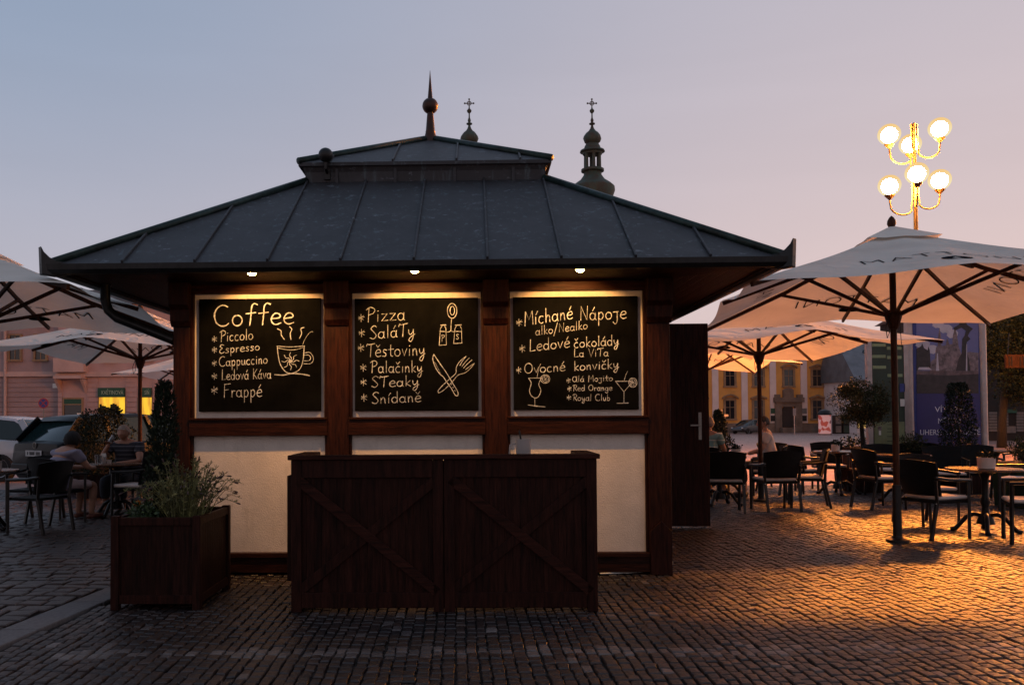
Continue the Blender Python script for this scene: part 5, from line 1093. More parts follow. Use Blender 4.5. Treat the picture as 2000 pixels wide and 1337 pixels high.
for c, arch in ((1368, 0), (1425.5, 1), (1481, 0), (1595.5, 0), (1633, 1)): window(ob, c, 782 if c < 1700 else 0, 817, 8.5, YB, arch)
for c, arch in ((1368, 0), (1425.5, 1), (1481, 1), (1540, 1), (1595.5, 0), (1629, 1)): window(ob, c, 722, 753, 8.5, YB, arch)
def f_(b):
    c = 1538
    pbox(b, c-26, c-13, 785, 846, YB, -.45, .1); pbox(b, c+13, c+26, 785, 846, YB, -.45, .1); pbox(b, c-29, c+29, 776, 785, YB, -.65, .1); pbox(b, c-13, c+13, 785, 794, YB, -.4, .1)
    pbox(b, c-10, c+10, 762, 776, YB, -.35, .1)
    n = 8; pts = [(c-11+22*k/n, 762-5*math.sin(math.pi*k/n)) for k in range(n+1)]; b.prism([(at(x, y, YB).x, at(x, y, YB).z) for x, y in pts], YB-.4, YB+.1, axis='y')
    for s in (-1, 1): pbox(b, c+s*22-5, c+s*22+5, 770, 776, YB, -.5, .0)
pt_ = part(ob, 'portal', M['stone'], f_)
def f_(b):
    c = 1538; n = 10; pts = [(c-11, 834), (c+11, 834)]+[(c+11*math.cos(math.pi*k/n), 802-11*math.sin(math.pi*k/n)) for k in range(n+1)]
    b.prism([(at(x, y, YB).x, at(x, y, YB).z) for x, y in pts], YB-.2, YB+.05, axis='y')
part(ob, 'door', M['door_dark'], f_, pt_)
part(ob, 'step', M['stone'], lambda b: pbox(b, 1520, 1556, 834.5, 847, YB, -1.4, -.46), pt_)
for c, m in ((1509, 'sign_green'), (1569, 'steel')):
    def f_(b): pbox(b, c-5, c+5, 797, 807, YB, -.26, -.19)
    q = part(ob, 'wall_sign', M[m], f_); part(ob, 'notice_board', M['black'], lambda b: pbox(b, c-5, c+5, 811, 822, YB, -.26, -.19))
# ---- church behind the kiosk: only its two copper spires rise above the roof
YC = 118.0; chx = at(1037, 800, YC).x
ch_ = thing('church', 'twin towered church whose two green copper spires rise behind the kiosk roof', 'church', (chx, YC, gz(YC)), 0)
M['patina'] = mat('green copper', (0.045, 0.085, 0.068), .65, .2, .45, 1.2, color2=(0.060, 0.036, 0.022)); M['gilt'] = mat('dark gilded metal', (0.10, 0.06, 0.03), .45, .7, .3, 2)
part(ch_, 'nave', M['pilaster'], lambda b: b.box(chx-8, chx+8, YC+3, YC+40, gz(YC)-.5, 15))
part(ch_, 'nave_roof', M['tile_roof'], lambda b: b.prism([(chx-8.6, 15), (chx, 21.5), (chx+8.6, 15)], YC+3, YC+40, axis='y'))
def ribbed(b, c, prof, n=24, amp=.07):
    vs = []
    for r, z in prof:
        for k in range(n):
            a = 2*math.pi*k/n; q = r*(1-amp*(k % 2)); vs.append((c[0]+q*math.cos(a), c[1]+q*math.sin(a), z))
    b.add(vs, [(i*n+k, i*n+(k+1) % n, (i+1)*n+(k+1) % n, (i+1)*n+k) for i in range(len(prof)-1) for k in range(n)])
for cpx, dz in ((917, 0), (1157, 0)):
    cx_ = at(cpx, 300, YC).x; k = YC/FPX; Z = lambda y: at(cpx, y, YC).z
    tw = part(ch_, 'tower', M['pilaster'], lambda b: (b.box(cx_-2.9, cx_+2.9, YC-2.9, YC+2.9, gz(YC)-.5, Z(412)), b.box(cx_-3.3, cx_+3.3, YC-3.3, YC+3.3, Z(412), Z(402))))
    def f_(b):
        b.lathe([(3.2, Z(402)), (2.7, Z(386)), (3.0, Z(374)), (2.95, Z(366)), (2.5, Z(360)), (1.7, Z(352)), (1.25, Z(343)), (1.15, Z(337)), (1.55, Z(335)), (1.55, Z(331)), (1.2, Z(329))], 24, (cx_, YC, 0))
    part(ch_, 'flared_roof', M['patina'], f_, tw, smooth='auto')
    def f_(b):
        for q in range(6):
            a = math.pi/6+q*math.pi/3; x, y = cx_+1.0*math.cos(a), YC+1.0*math.sin(a); b.lathe([(.30, Z(330)), (.24, Z(326)), (.22, Z(304)), (.32, Z(300))], 8, (x, y, 0))
        b.lathe([(.45, Z(304)), (1.3, Z(302)), (1.35, Z(299)), (1.7, Z(297)), (1.62, Z(294)), (1.15, Z(291)), (1.05, Z(286)), (.85, Z(281))], 24, (cx_, YC, 0))
    part(ch_, 'lantern', M['patina'], f_, tw, smooth='auto')
    def f_(b):
        ribbed(b, (cx_, YC), [(.8, Z(281)), (1.1, Z(277)), (1.25, Z(271)), (1.15, Z(266)), (.85, Z(260)), (.5, Z(256))])
        b.lathe([(.5, Z(256)), (.26, Z(251)), (.16, Z(246)), (.16, Z(244)), (.40, Z(243)), (.40, Z(241)), (.15, Z(240)), (.22, Z(235)), (.1, Z(230)), (.09, Z(222)), (.28, Z(219)), (.33, Z(216)), (.1, Z(212)), (.06, Z(206))], 12, (cx_, YC, 0))
    part(ch_, 'onion_dome', M['patina'], f_, tw, smooth='auto')
    def f_(b):
        zc = Z(202); b.tube([(cx_, YC, Z(211)), (cx_, YC, Z(194))], .07, 6); b.tube([(cx_-.58, YC, zc), (cx_+.58, YC, zc)], .07, 6)
        ring_ = [(cx_+.27*math.cos(a*math.pi/8), YC, zc+.27*math.sin(a*math.pi/8)) for a in range(17)]; b.tube(ring_, .06, 6)
        for x, z in ((cx_-.6, zc), (cx_+.6, zc), (cx_, Z(194))): b.sphere((x, YC, z), .13, 8, 6)
    part(ch_, 'cross', M['gilt'], f_, tw)
# ---- grey roofed shop right of the ochre house, with a lit window
YS = 92.0; sx_ = at(1700, 845, YS).x
sh_ = thing('shop_house', 'pale shop house with grey roof and yellow lit window behind the round tree', 'house', (sx_, YS, gz(YS)), 0)
part(sh_, 'wall', M['pilaster'], lambda b: b.box(at(1673, 800, YS).x, at(1764, 800, YS).x, YS, YS+9, gz(YS)-.4, at(1700, 742, YS).z))
part(sh_, 'roof', M['grey_roof'], lambda b: b.prism([(YS-.5, at(1700, 744, YS).z), (YS-.5, at(1700, 740, YS).z), (YS+5, at(1700, 640, YS).z), (YS+9.5, at(1700, 742, YS).z)], at(1667, 800, YS).x, at(1768, 800, YS).x, axis='x'))
wo_ = part(sh_, 'window', M['frame_dark'], lambda b: (pbox(b, 1673, 1675, 802, 836, YS, -.15, .05), pbox(b, 1701, 1703, 802, 836, YS, -.15, .05), pbox(b, 1675, 1701, 800, 803, YS, -.15, .05)))
part(sh_, 'pane', M['shop_glow2'], lambda b: pbox(b, 1675, 1701, 803, 835, YS, -.04, .03), wo_)
part(sh_, 'roof_window', M['pane'], lambda b: b.beam(tuple(at(1690, 690, YS+2.4)), tuple(at(1690, 684, YS+2.8)), .9, .2), None)
# ---- dark building and tree at the right edge
YD = 54.0; dx_ = at(1985, 850, YD).x
db = thing('dark_house', 'dark two storey house behind the tree at the right edge, pale shutters below', 'house', (dx_, YD, gz(YD)), 0)
M['dark_wall'] = mat('dark brown render', (0.030, 0.022, 0.020), .9, 0, .25, .6); M['shutter'] = mat('grey slatted shutter', (0.17, 0.145, 0.135), .7, 0, .15, 4)
part(db, 'wall', M['dark_wall'], lambda b: b.box(at(1909, 800, YD).x, at(2320, 800, YD).x, YD, YD+12, gz(YD)-.4, at(1985, 596, YD).z))
part(db, 'roof', M['tile_roof'], lambda b: b.prism([(YD-.6, at(1985, 596, YD).z), (YD+6, at(1985, 560, YD).z), (YD+12.6, at(1985, 596, YD).z)], at(1904, 800, YD).x, at(2330, 800, YD).x, axis='x'))
for a, c in ((1931, 1946), (1960, 1968), (1984, 1998), (2010, 2030), (2050, 2080)):
    so_ = part(db, 'shutter', M['shutter'], lambda b: [pbox(b, a, c, 804+i*5.6, 808.6+i*5.6, YD, -.08, .05) for i in range(7)])
part(db, 'shop_sign', M['sign_green'], lambda b: pbox(b, 1962, 1982, 799, 806, YD, -.2, -.09))
part(db, 'panel', M['shutter'], lambda b: pbox(b, 1959, 1983, 832, 845, YD, -.06, .05))
for a in (1940, 1990, 2040, 2100): window(db, a, 640, 690, 9, YD, 0, False)
hs_ = thing('hanging_sign', 'orange brown wooden sign board hanging before the dark tree at the right edge', 'sign', tuple(at(1990, 705, 36)), 0)
part(hs_, 'board', M['parasol_wood'], lambda b: pbox(b, 1963, 2040, 692, 718, 36, -.05, .05))
M['sign_wood'] = mat('orange sign wood', (0.045, 0.022, 0.017), .85, 0, .3, 3, stretch=(6, 6, 1)); hs_.children[0].data.materials[0] = M['sign_wood']
def f_(b):
    for x in (1968, 1973, 1990, 1996): pbox(b, x, x+2, 696, 714, 36, -.075, -.051)
part(hs_, 'painted_mark', M['black'], f_)
part(hs_, 'chain', M['black'], lambda b: [b.tube([tuple(at(x, 692, 36)), tuple(at(x+3, 650, 36.4))], .015, 5) for x in (1968, 2030)])
# ---- pink corner building on the left
YP = 55.0; px_ = at(170, 850, YP).x
pk = thing('pink_house', 'dusky pink corner building with grooved ground floor and lit flower shop on the left', 'house', (px_, YP, gz(YP)), 0)
ZP = lambda y: at(170, y, YP).z
part(pk, 'wall', M['pink_shaded'], lambda b: b.box(at(-190, 800, YP).x, at(113, 800, YP).x, YP+.5, YP+12, gz(YP)-.4, 8.6))
part(pk, 'wall', M['pink'], lambda b: b.box(at(113, 800, YP).x, at(760, 800, YP).x, YP, YP+12, gz(YP)-.4, 8.6))
part(pk, 'roof', M['tile_roof'], lambda b: b.prism([(YP-.4, 8.6), (YP+6, 10.4), (YP+12.4, 8.6)], at(-195, 800, YP).x, at(766, 800, YP).x, axis='x'))
def f_(b):
    for i in range(14):
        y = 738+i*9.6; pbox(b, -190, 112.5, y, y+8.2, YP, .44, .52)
part(pk, 'rustication', M['pink_shaded'], f_)
for a, c in ((114, 122), (171, 192), (246, 269), (299, 760)): part(pk, 'rustication', M['pink'], lambda b: [pbox(b, a, c, 738+i*9.6, 746.2+i*9.6, YP, -.06, .02) for i in range(14)])
part(pk, 'cornice', M['pink_trim'], lambda b: (pbox(b, -190, 112.5, 729, 735, YP, .25, .6), pbox(b, -190, 112.5, 725.5, 728.8, YP, .35, .6)))
part(pk, 'cornice', M['pink_trim'], lambda b: (pbox(b, 112, 760, 728, 734, YP, -.28, .1), pbox(b, 112, 760, 724.5, 727.8, YP, -.16, .1)))
def f_(b):
    pbox(b, 116, 170, 734.2, 740, YP, -.9, .05); pbox(b, 113.5, 172, 700, 727, YP, -.7, .05)
    for s, a in ((1, 118), (-1, 168)): b.prism([(YP-.8, at(a, 741, YP).z), (YP-.0, at(a, 741, YP).z), (YP-.0, at(a, 768, YP).z), (YP-.25, at(a, 757, YP).z)], at(a-2.5, 750, YP).x, at(a+2.5, 750, YP).x, axis='x')
part(pk, 'bay', M['pink_trim'], f_)
wo_ = part(pk, 'shop_window', M['frame_dark'], lambda b: (pbox(b, 123, 126, 776, 822, YP, -.1, .05), pbox(b, 160, 163, 776, 822, YP, -.1, .05), pbox(b, 126, 160, 776, 779, YP, -.1, .05), pbox(b, 126, 160, 788.5, 790.5, YP, -.1, .05)))
part(pk, 'pane', M['pane'], lambda b: pbox(b, 126, 160, 790.5, 824, YP, -.03, .04), wo_)
part(pk, 'sign_panel', M['sign_green'], lambda b: pbox(b, 126, 160, 779, 788.5, YP, -.08, .04), wo_)
part(pk, 'notice', M['white'], lambda b: (pbox(b, 138, 144, 811, 815, YP, -.05, -.031), pbox(b, 151, 158, 806, 812, YP, -.05, -.031)), wo_)
for a, c, txt in ((193.5, 245, 'KVĚTINOVÁ'), (277, 297, 'SÍŇ')):
    s_ = part(pk, 'shop_sign', M['sign_green'], lambda b: pbox(b, a, c, 757, 775, YP, -.22, -.05))
    ct = at((a+c)/2, 766.5, YP-.23); lettering('lettering', txt, .36, M['sign_text'], Matrix.Translation(-Vector(pk.location)) @ upright(ct.x, ct.y, ct.z), s_, .004, width=(c-a)*YP/FPX*(.82 if len(txt) > 4 else .45))
def f_(b): pbox(b, 194, 245, 775.5, 826, YP, -.05, .03)
wo_ = part(pk, 'shop_window', M['shop_glow'], f_)
def f_(b):
    for i in range(9): pbox(b, 196+i*4.2, 199.5+i*4.2, random.uniform(786, 798), 812, YP, -.14, -.06)
    pbox(b, 194, 232, 812, 830, YP, -.2, -.051)
part(pk, 'display', M['leaf_dark'], f_, wo_)
part(pk, 'frame', M['frame_dark'], lambda b: (pbox(b, 192.5, 194, 775.5, 840, YP, -.1, .03), pbox(b, 245, 247, 775.5, 850, YP, -.1, .03)), wo_)
do_ = part(pk, 'shop_door', M['shop_glow'], lambda b: pbox(b, 271, 297, 776, 858, YP, -.05, .03))
part(pk, 'frame', M['frame_dark'], lambda b: (pbox(b, 269, 271, 776, 858, YP, -.1, .03), pbox(b, 297, 299, 776, 858, YP, -.1, .03)), do_)
part(pk, 'notice_board', M['black'], lambda b: pbox(b, 253, 267, 806, 826, YP, -.16, -.065))
part(pk, 'drainpipe', M['pink_trim'], lambda b: b.tube([tuple(at(10, 600, YP+.3)), tuple(at(10, 850, YP+.3))], .09, 8))
sp_ = part(pk, 'street_plate', M['white'], lambda b: pbox(b, 97, 109, 748, 757, YP, .40, .435))
for c in (30, 80, 145, 216, 285, 350, 420, 490, 560, 630, 700): window(pk, c, 655, 702 if c != 216 else 704, 10, YP+(.5 if c < 113 else 0), 0, False)

# ================================================================== THINGS STANDING IN THE SQUARE
# round no-stopping sign
p = at(85, 787, 44); ns_ = thing('traffic_sign', 'round blue no stopping sign with red rim in front of the pink wall', 'traffic sign', (p.x, 44, gz(44)), 0)
M['sign_blue'] = mat('sign blue', (0.03, 0.05, 0.25), .5); M['sign_red'] = mat('sign red', (0.35, 0.03, 0.04), .5)
Rxm = Matrix.Rotation(math.pi/2, 4, 'X'); zc = p.z-gz(44)
b = MB(); b.tube([(0, .03, 0), (0, .03, zc+.2)], .03, 8); b.build('post', M['steel'], ns_, smooth='auto')
b = MB(); b.lathe([(.26, -.0), (.26, .015)], 28, (0, 0, zc), M=Rxm); dk = b.build('disc', M['sign_red'], ns_)
b = MB(); b.lathe([(.205, .016), (.205, .022)], 28, (0, 0, zc), M=Rxm); b.build('disc_face', M['sign_blue'], dk)
b = MB(); b.beam((-.14, -.026, zc+.14), (.14, -.026, zc-.14), .045, .006, up=(0, -1, 0)); b.beam((-.14, -.03, zc-.14), (.14, -.03, zc+.14), .045, .005, up=(0, -1, 0)); b.build('stripe', M['sign_red'], dk)
# cars
M['car_dark'] = mat('dark blue car paint', (0.004, 0.005, 0.007), 0.35, 0, .05, 3, spec=.2); M['car_white'] = mat('silver white car paint', (0.40, 0.40, 0.43), 0.25, .35, .04, 3, spec=.7); M['car_blue'] = mat('blue car paint', (0.04, 0.09, 0.16), .25, .3, .05, 3, spec=.7); M['car_grey'] = mat('grey car paint', (0.05, 0.05, 0.055), .25, .3, .05, 3, spec=.7)
M['car_glass'] = glassy('tinted car glass', (0.012, 0.028, 0.03), .1, spec=.5); M['tyre'] = mat('tyre rubber', (0.012, 0.012, 0.012), .85); M['rim'] = mat('alloy rim', (0.30, 0.30, 0.31), .35, .8, .1, 6); M['tail'] = mat('red tail lamp', (0.25, 0.02, 0.02), .2); M['plate'] = mat('number plate', (0.45, 0.45, 0.46), .5); M['headlamp'] = mat('headlamp glass', (0.7, 0.68, 0.65), .1)
def car(label, X, Y, heading, paint, group=None, kind='hatch'):
    """local x = forward; lofted body with separate glasshouse, roof, wheels and lamps"""
    T = thing('parked_car', label, 'car', (X, Y, gz(Y)), heading, 'cars parked beyond the cafe')
    Lh = 2.08; W = .87; est = kind == 'estate'
    prof = [(-2.07, .42, .80), (-2.05, .30, .93), (-1.95, .24, .97), (-1.2, .22, .98), (0, .21, .96), (.9, .21, .94), (1.15, .22, .92), (1.75, .24, .80), (2.02, .30, .66), (2.10, .38, .56)]
    b = MB(); rows = []
    for x, zb, zt in prof:
        e = max(0, (abs(x)-1.55)/.55); hw = W*(1-.16*e*e); zm = zb+(zt-zb)*.55
        sec = [(-hw*.80, zb), (-hw*.97, zb+.10), (-hw, zm), (-hw*.965, zt-.05), (-hw*.90, zt), (0, zt+.02)]; sec += [(-y, z) for y, z in reversed(sec[:-1])]
        rows.append([(x, y, z) for y, z in sec])
    n = len(rows[0]); b.add([p for r in rows for p in r], [(i*n+j, i*n+(j+1) % n, (i+1)*n+(j+1) % n, (i+1)*n+j) for i in range(len(rows)-1) for j in range(n)]+[tuple(range(n)), tuple((len(rows)-1)*n+j for j in range(n))[::-1]])
    b.build('body', M[paint], T, smooth='auto')
    gh = [(-2.0 if est else -1.93, .95, .95, .80), (-1.62 if est else -1.50, .96, 1.40, .66), (-1.0, .96, 1.465, .63), (-.2, .95, 1.475, .63), (.30, .94, 1.43, .62), (1.22, .90, .925, .74)]
    b = MB(); rows = []
    for x, zb, zt, hw in gh: rows.append([(x, -.80, zb), (x, -hw, zt-.03), (x, -hw+.06, zt), (x, hw-.06, zt), (x, hw, zt-.03), (x, .80, zb)])
    n = 6; b.add([p for r in rows for p in r], [(i*n+j, i*n+j+1, (i+1)*n+j+1, (i+1)*n+j) for i in range(len(rows)-1) for j in range(n-1)]+[tuple(range(n)), tuple((len(rows)-1)*n+j for j in range(n))[::-1]])
    b.build('windows', M['car_glass'], T, smooth='auto')
    b = MB(); rr = [(-1.66 if est else -1.60, 1.345, .70), (-1.50, 1.425, .665), (-1.0, 1.475, .635), (-.2, 1.487, .635), (.28, 1.445, .625)]; rows = []
    for x, zt, hw in rr: rows.append([(x, -hw-.012, zt-.05), (x, -hw+.05, zt+.006), (x, 0, zt+.018), (x, hw-.05, zt+.006), (x, hw+.012, zt-.05)])
    b.add([p for r in rows for p in r], [(i*5+j, i*5+j+1, (i+1)*5+j+1, (i+1)*5+j) for i in range(4) for j in range(4)]); ro = b.build('roof', M[paint], T, smooth='auto')
    for s in (-1, 1):
        b = MB()
        for a, c_, w_ in ((((-1.98, .80, .97), (-1.66, .685, 1.39), .13) if est else ((-1.93, .80, .97), (-1.55, .685, 1.40), .16)), ((-.98, .815, .96), (-1.02, .655, 1.45), .08), ((.05, .815, .95), (-.1, .65, 1.46), .07), ((1.20, .77, .93), (.30, .645, 1.43), .06)):
            b.beam((a[0], s*a[1], a[2]), (c_[0], s*c_[1], c_[2]), w_, .03, up=(0, s, .4))
        b.build_each('pillar', M[paint], T)
        for x in (-1.28, 1.30):
            b = MB(); b.lathe([(.20, -.09), (.30, -.10), (.32, -.07), (.32, .07), (.30, .10), (.20, .09)], 24, (x, s*.78, .32), M=Rxm); wo = b.build('wheel', M['tyre'], T, smooth='auto')
            b = MB(); b.lathe([(.02, -.05), (.19, -.085), (.215, -.102), (.215, .102), (.19, .085), (.02, .05)], 20, (x, s*.78, .32), M=Rxm); b.build('rim', M['rim'], wo, smooth='auto')
        b = MB(); b.sphere((-1.99, s*.66, .80), .12, 16, 10, sq=(.5, 1, .95)); tl = b.build('tail_lamp', M['tail'], T, smooth=True)
        b = MB(); b.sphere((-2.045, s*.66, .80), .05, 12, 8, sq=(.4, 1, 1)); b.build('reflector', M['plate'], tl, smooth=True)
        b = MB(); b.sphere((1.98, s*.62, .62), .13, 14, 8, sq=(.7, 1, .6)); b.build('headlight', M['headlamp'], T, smooth=True)
        b = MB(); b.sphere((.85, s*.93, 1.0), .10, 12, 8, sq=(.6, 1, .75)); b.build('wing_mirror', M[paint], T, smooth=True)
    b = MB(); b.box(-2.095, -2.08, -.26, .26, .70, .81); pl_ = b.build('number_plate', M['plate'], T)
    b = MB(); [b.box(-2.099, -2.0955, y, y+.028, .725, .785) for y in (-.21, -.17, -.13, -.03, .01, .05, .09, .17)]; b.build('digits', M['black'], pl_)
    b = MB(); ang = Matrix.Rotation(-math.pi/2, 4, 'Y'); b.lathe([(.060, 0), (.060, .012), (.048, .012), (.048, 0)], 24, (-2.065, 0, .905), M=ang)
    b.beam((-2.074, .034, .935), (-2.074, .0, .90), .010, .006); b.beam((-2.074, -.034, .935), (-2.074, .0, .90), .010, .006); b.beam((-2.074, .036, .90), (-2.074, .016, .87), .010, .006); b.beam((-2.074, -.036, .90), (-2.074, -.016, .87), .010, .006); b.build('badge', M['steel'], T)
    b = MB(); b.box(-2.09, -2.02, -.78, .78, .34, .56); b.build('bumper', M[paint], T, bevel=.03)
    return T
car('dark hatchback seen from behind with its number plate beside the seated woman', -6.68, 18.1, math.atan2(.83, .55), 'car_dark')
car('silver white estate car behind the dark hatchback at the left edge', -11.35, 20.6, math.pi*.97, 'car_white', kind='estate')
car('blue car behind the slim conifer, in front of the lit shop door', -9.2, 31.0, R_(20), 'car_blue')
car('small grey car parked far away by the ochre house wall', at(1463, 840, 92).x, 92, R_(215), 'car_grey')
# conifers and bushes
def bush(name, label, cat, px, py, Y, r, leaf, n, size, fn=None, group=None, trunk=True, z0=0.0, z=None):
    q = at(px, py, Y); T = thing(name, label, cat, (q.x, Y, z0 if z is None else z), 0, group); f = fn or in_ellipsoid((0, 0, q.z-z0), r, .5)
    leafcloud(f, n, size, aspect=1.8, up=.3).build('foliage', M[leaf], T, fix=False)
    if trunk: b = MB(); b.tube([(0, 0, 0), (.02, .01, (q.z-z0)*.5), (0, 0, (q.z-z0))], [.05, .04, .02], 7); b.build('trunk', M['bark'], T, smooth=True)
    return T
def potbox(label, X, Y, s, h, m='wood_planter', name='planter_tub', z0=0.0):
    T = thing(name, label, 'planter', (X, Y, z0), 0.2); b = MB(); b.prism([(-s*.85, 0), (s*.85, 0), (s, h), (-s, h)], -s, s, axis='y'); b.build('tub', M[m], T, bevel=.01)
    b = MB(); b.box(-s*.9, s*.9, -s*.9, s*.9, h-.01, h+.012); b.build('soil', M['soil'], T); return T
q = at(205, 850, 15.6); potbox('dark tub under the broad conifer between woman and drinking man', q.x, 15.6, .34, .42)
bush('conifer_bush', 'broad dark conifer bush between the seated woman and the drinking man', 'conifer', 205, 857, 15.6, None, 'leaf_dark', 5200, .026, in_cone((0, 0, .40), .52, .22, at(205, 797, 15.6).z-.42, .45, .5, .14))
q = at(172, 850, 16.0); potbox('dark tub of the small round bush behind the seated woman', q.x, 16.0, .22, .4)
bush('round_bush', 'small round topped dark bush behind the seated woman, left of the broad conifer', 'bush', 172, 838, 16.0, (.24, .24, .27), 'leaf_dark', 1500, .024)
q = at(1405, 850, 20); potbox('dark tub of the conifer beside the kiosk door', q.x, 20, .3, .4, z0=gz(20))
bush('conifer_bush', 'ragged dark conifer bush between the kiosk door and the seated man in teal', 'conifer', 1403, 840, 20, None, 'leaf_dark', 3600, .032, in_cone((0, 0, .35), .42, .04, at(1403, 800, 20).z-.35, .5, .8, .2), z0=gz(20))
# round crowned tree in a tub, lit orange by the lamp
tq = at(1682, 786, 15.7); tr_ = thing('round_crowned_tree', 'small standard tree with a round olive crown, right of the ochre house', 'tree', (tq.x, 15.7, 0), 0)
zc = tq.z
lc = MB()
for _ in range(26):
    d = Vector((random.gauss(0, 1), random.gauss(0, 1), random.gauss(0, .8))).normalized(); c = Vector((0, 0, zc))+Vector((d.x*.36, d.y*.36, d.z*.30)); r = random.uniform(.14, .24)
    leafcloud(in_ellipsoid(c, (r, r, r*.9), .5), 560, .016, mb=lc, aspect=2.6, up=.4)
lc.build('crown', M['leaf_olive'], tr_, fix=False)
b = MB(); b.tube([(0, 0, .3), (.02, .0, .8), (.0, .02, zc-.25)], [.05, .04, .035], 9)
for k in range(7):
    a = k*.9; b.tube([(0, .02, zc-.35), (.2*math.cos(a), .2*math.sin(a), zc-.1), (.36*math.cos(a), .36*math.sin(a), zc+.18*math.sin(k*2.1))], [.022, .014, .006], 6)
b.build('trunk', M['bark'], tr_, smooth=True)
potbox('dark tub holding the round crowned tree', tq.x, 15.7, .26, .40)
for px, lab in ((1668, 'low flower trough with dark plants left of the green notice board'), (1715, 'low flower trough with dark plants before the green notice board')):
    q = at(px, 860, 18); T = potbox(lab, q.x, 18, .30, .72, name='flower_trough', z0=gz(18))
    leafcloud(in_ellipsoid((0, 0, .80), (.36, .3, .14), .6), 520, .03, aspect=1.6).build('plants', M['leaf_dark'], T, fix=False)
# dark cone bush and ball bushes
cq = at(1872, 870, 15.4); potbox('dark tub of the tall cone shaped bush', cq.x, 15.4, .3, .42)
bush('cone_bush', 'tall dark cone shaped bush in front of the blue welcome billboard', 'bush', 1872, 830, 15.4, None, 'leaf_dark', 9000, .021, in_cone((0, 0, .30), .37, .11, at(1866, 742, 15.4).z-.36, .40, .65, .06))
q = at(1783, 866, 15.6); potbox('dark tub of the ball bush left of the cone bush', q.x, 15.6, .22, .62)
bush('ball_bush', 'clipped ball bush at the foot of the billboard left post', 'bush', 1783, 866, 15.6, (.24, .24, .20), 'leaf_olive', 1500, .018)
M['tub_green'] = mat('dark green tub', (0.012, 0.032, 0.012), .6); q = at(2000, 880, 13.0); potbox('green planter tub under the ball bush at the right edge', q.x, 13.0, .30, .66, 'tub_green')
bush('ball_bush', 'clipped ball bush at the right edge behind the near right chair', 'bush', 2000, 878, 13.0, (.21, .21, .20), 'leaf_olive', 1600, .017)
# large dark tree at the right edge
bt = at(1956, 850, 40); T = thing('broadleaf_tree', 'large dark leafy tree at the right edge before the dark house', 'tree', (bt.x, 40, gz(40)), 0)
lc = MB(); 
for _ in range(95):
    d = Vector((random.gauss(0, 1), random.gauss(0, 1), random.gauss(0, 1))).normalized(); t = random.random()**.4; c = Vector((1.25, .3, 4.5))+Vector((d.x*2.3*t, d.y*2.0*t, d.z*2.4*t)); r = random.uniform(.45, .85)
    leafcloud(in_ellipsoid(c, (r, r, r*.8), .55), 330, .075, mb=lc, aspect=1.7)
lc.build('crown', M['leaf_dark'], T, fix=False)
b = MB(); b.tube([(0, 0, 0), (.05, 0, 1.2), (.2, .05, 2.4), (.8, .2, 4.4)], [.22, .18, .16, .06], 10)
for k in range(8):
    a = k*.8; b.tube([(.2, .05, 2.2+.15*k), (1.0+.7*math.cos(a), .2+.8*math.sin(a), 3.4+.2*k), (1.1+1.6*math.cos(a), .3+1.6*math.sin(a), 4.2+.25*k)], [.09, .05, .015], 7)
b.build('trunk', M['bark'], T, smooth=True)
# welcome billboard
YW = 16.4; wx = at(1845, 870, YW).x; wb = thing('billboard', 'tall welcome billboard with a photo of a square above blue lettering panel', 'billboard', (wx, YW, 0), 0)
PX = lambda x, y: (lambda q: (q.x-wx, q.z))(at(x, y, YW))
x0, x1 = PX(1786, 800)[0], PX(1911, 800)[0]; zt_ = PX(1845, 575)[1]; zb_ = .30
M['alu'] = mat('brushed aluminium post', (0.42, 0.36, 0.36), .4, .6, .1, 6)
for a in (x0-.09, x1+.09): b = MB(); b.tube([(a, 0, 0), (a, 0, zt_+.12)], .075, 14); b.build('post', M['alu'], wb, smooth='auto')
b = MB(); b.box(x0-.02, x1+.02, -.03, .03, zb_, zt_); fr_ = b.build('panel', M['sign_blue'], wb)
M['print_sky'] = mat('printed sky', (0.17, 0.18, 0.42), .4, 0, .12, 1.2); M['print_cloud'] = mat('printed cloud', (0.60, 0.54, 0.62), .4, 0, .1, 6); M['print_stone'] = mat('printed church', (0.26, 0.19, 0.21), .4, 0, .35, 14); M['print_dark'] = mat('printed dark shapes', (0.035, 0.022, 0.028), .4, 0, .3, 10); M['print_basin'] = mat('printed basin edge', (0.16, 0.10, 0.11), .4, 0, .3, 8); M['print_blue'] = mat('printed deep blue', (0.028, 0.022, 0.155), .4, 0, .08, 3); M['print_text'] = mat('printed pale lettering', (0.75, 0.75, 0.85), .5)
def flat(name, m, pts, lev, parent=None):
    b = MB(); b.prism([PX(x, y) for x, y in pts], -.030-.0015*lev-.001, -.030-.0015*lev+.0004, axis='y'); return b.build(name, M[m], parent or wb)
ps = flat('picture', 'print_sky', [(1788, 597), (1909, 597), (1909, 775), (1788, 775)], 1)
def blob(cx, cy, rx, ry, n=16): return [(cx+rx*math.cos(2*math.pi*k/n)*(1+.13*math.sin(3*k)), cy+ry*math.sin(2*math.pi*k/n)*(1+.15*math.cos(4*k))) for k in range(n)]
for i, (cx_, cy_, rx, ry) in enumerate(((1830, 634, 11, 7), (1845, 642, 13, 9), (1858, 652, 11, 9), (1880, 606, 16, 5), (1800, 672, 14, 8), (1815, 682, 16, 9))): flat('printed_cloud', 'print_cloud', blob(cx_, cy_, rx, ry), 2+i*.2, ps)
flat('printed_houses', 'print_dark', [(1788, 681), (1797, 676), (1799, 670), (1803, 680), (1810, 684), (1811, 676), (1814, 684), (1816, 720), (1788, 724)], 4, ps)
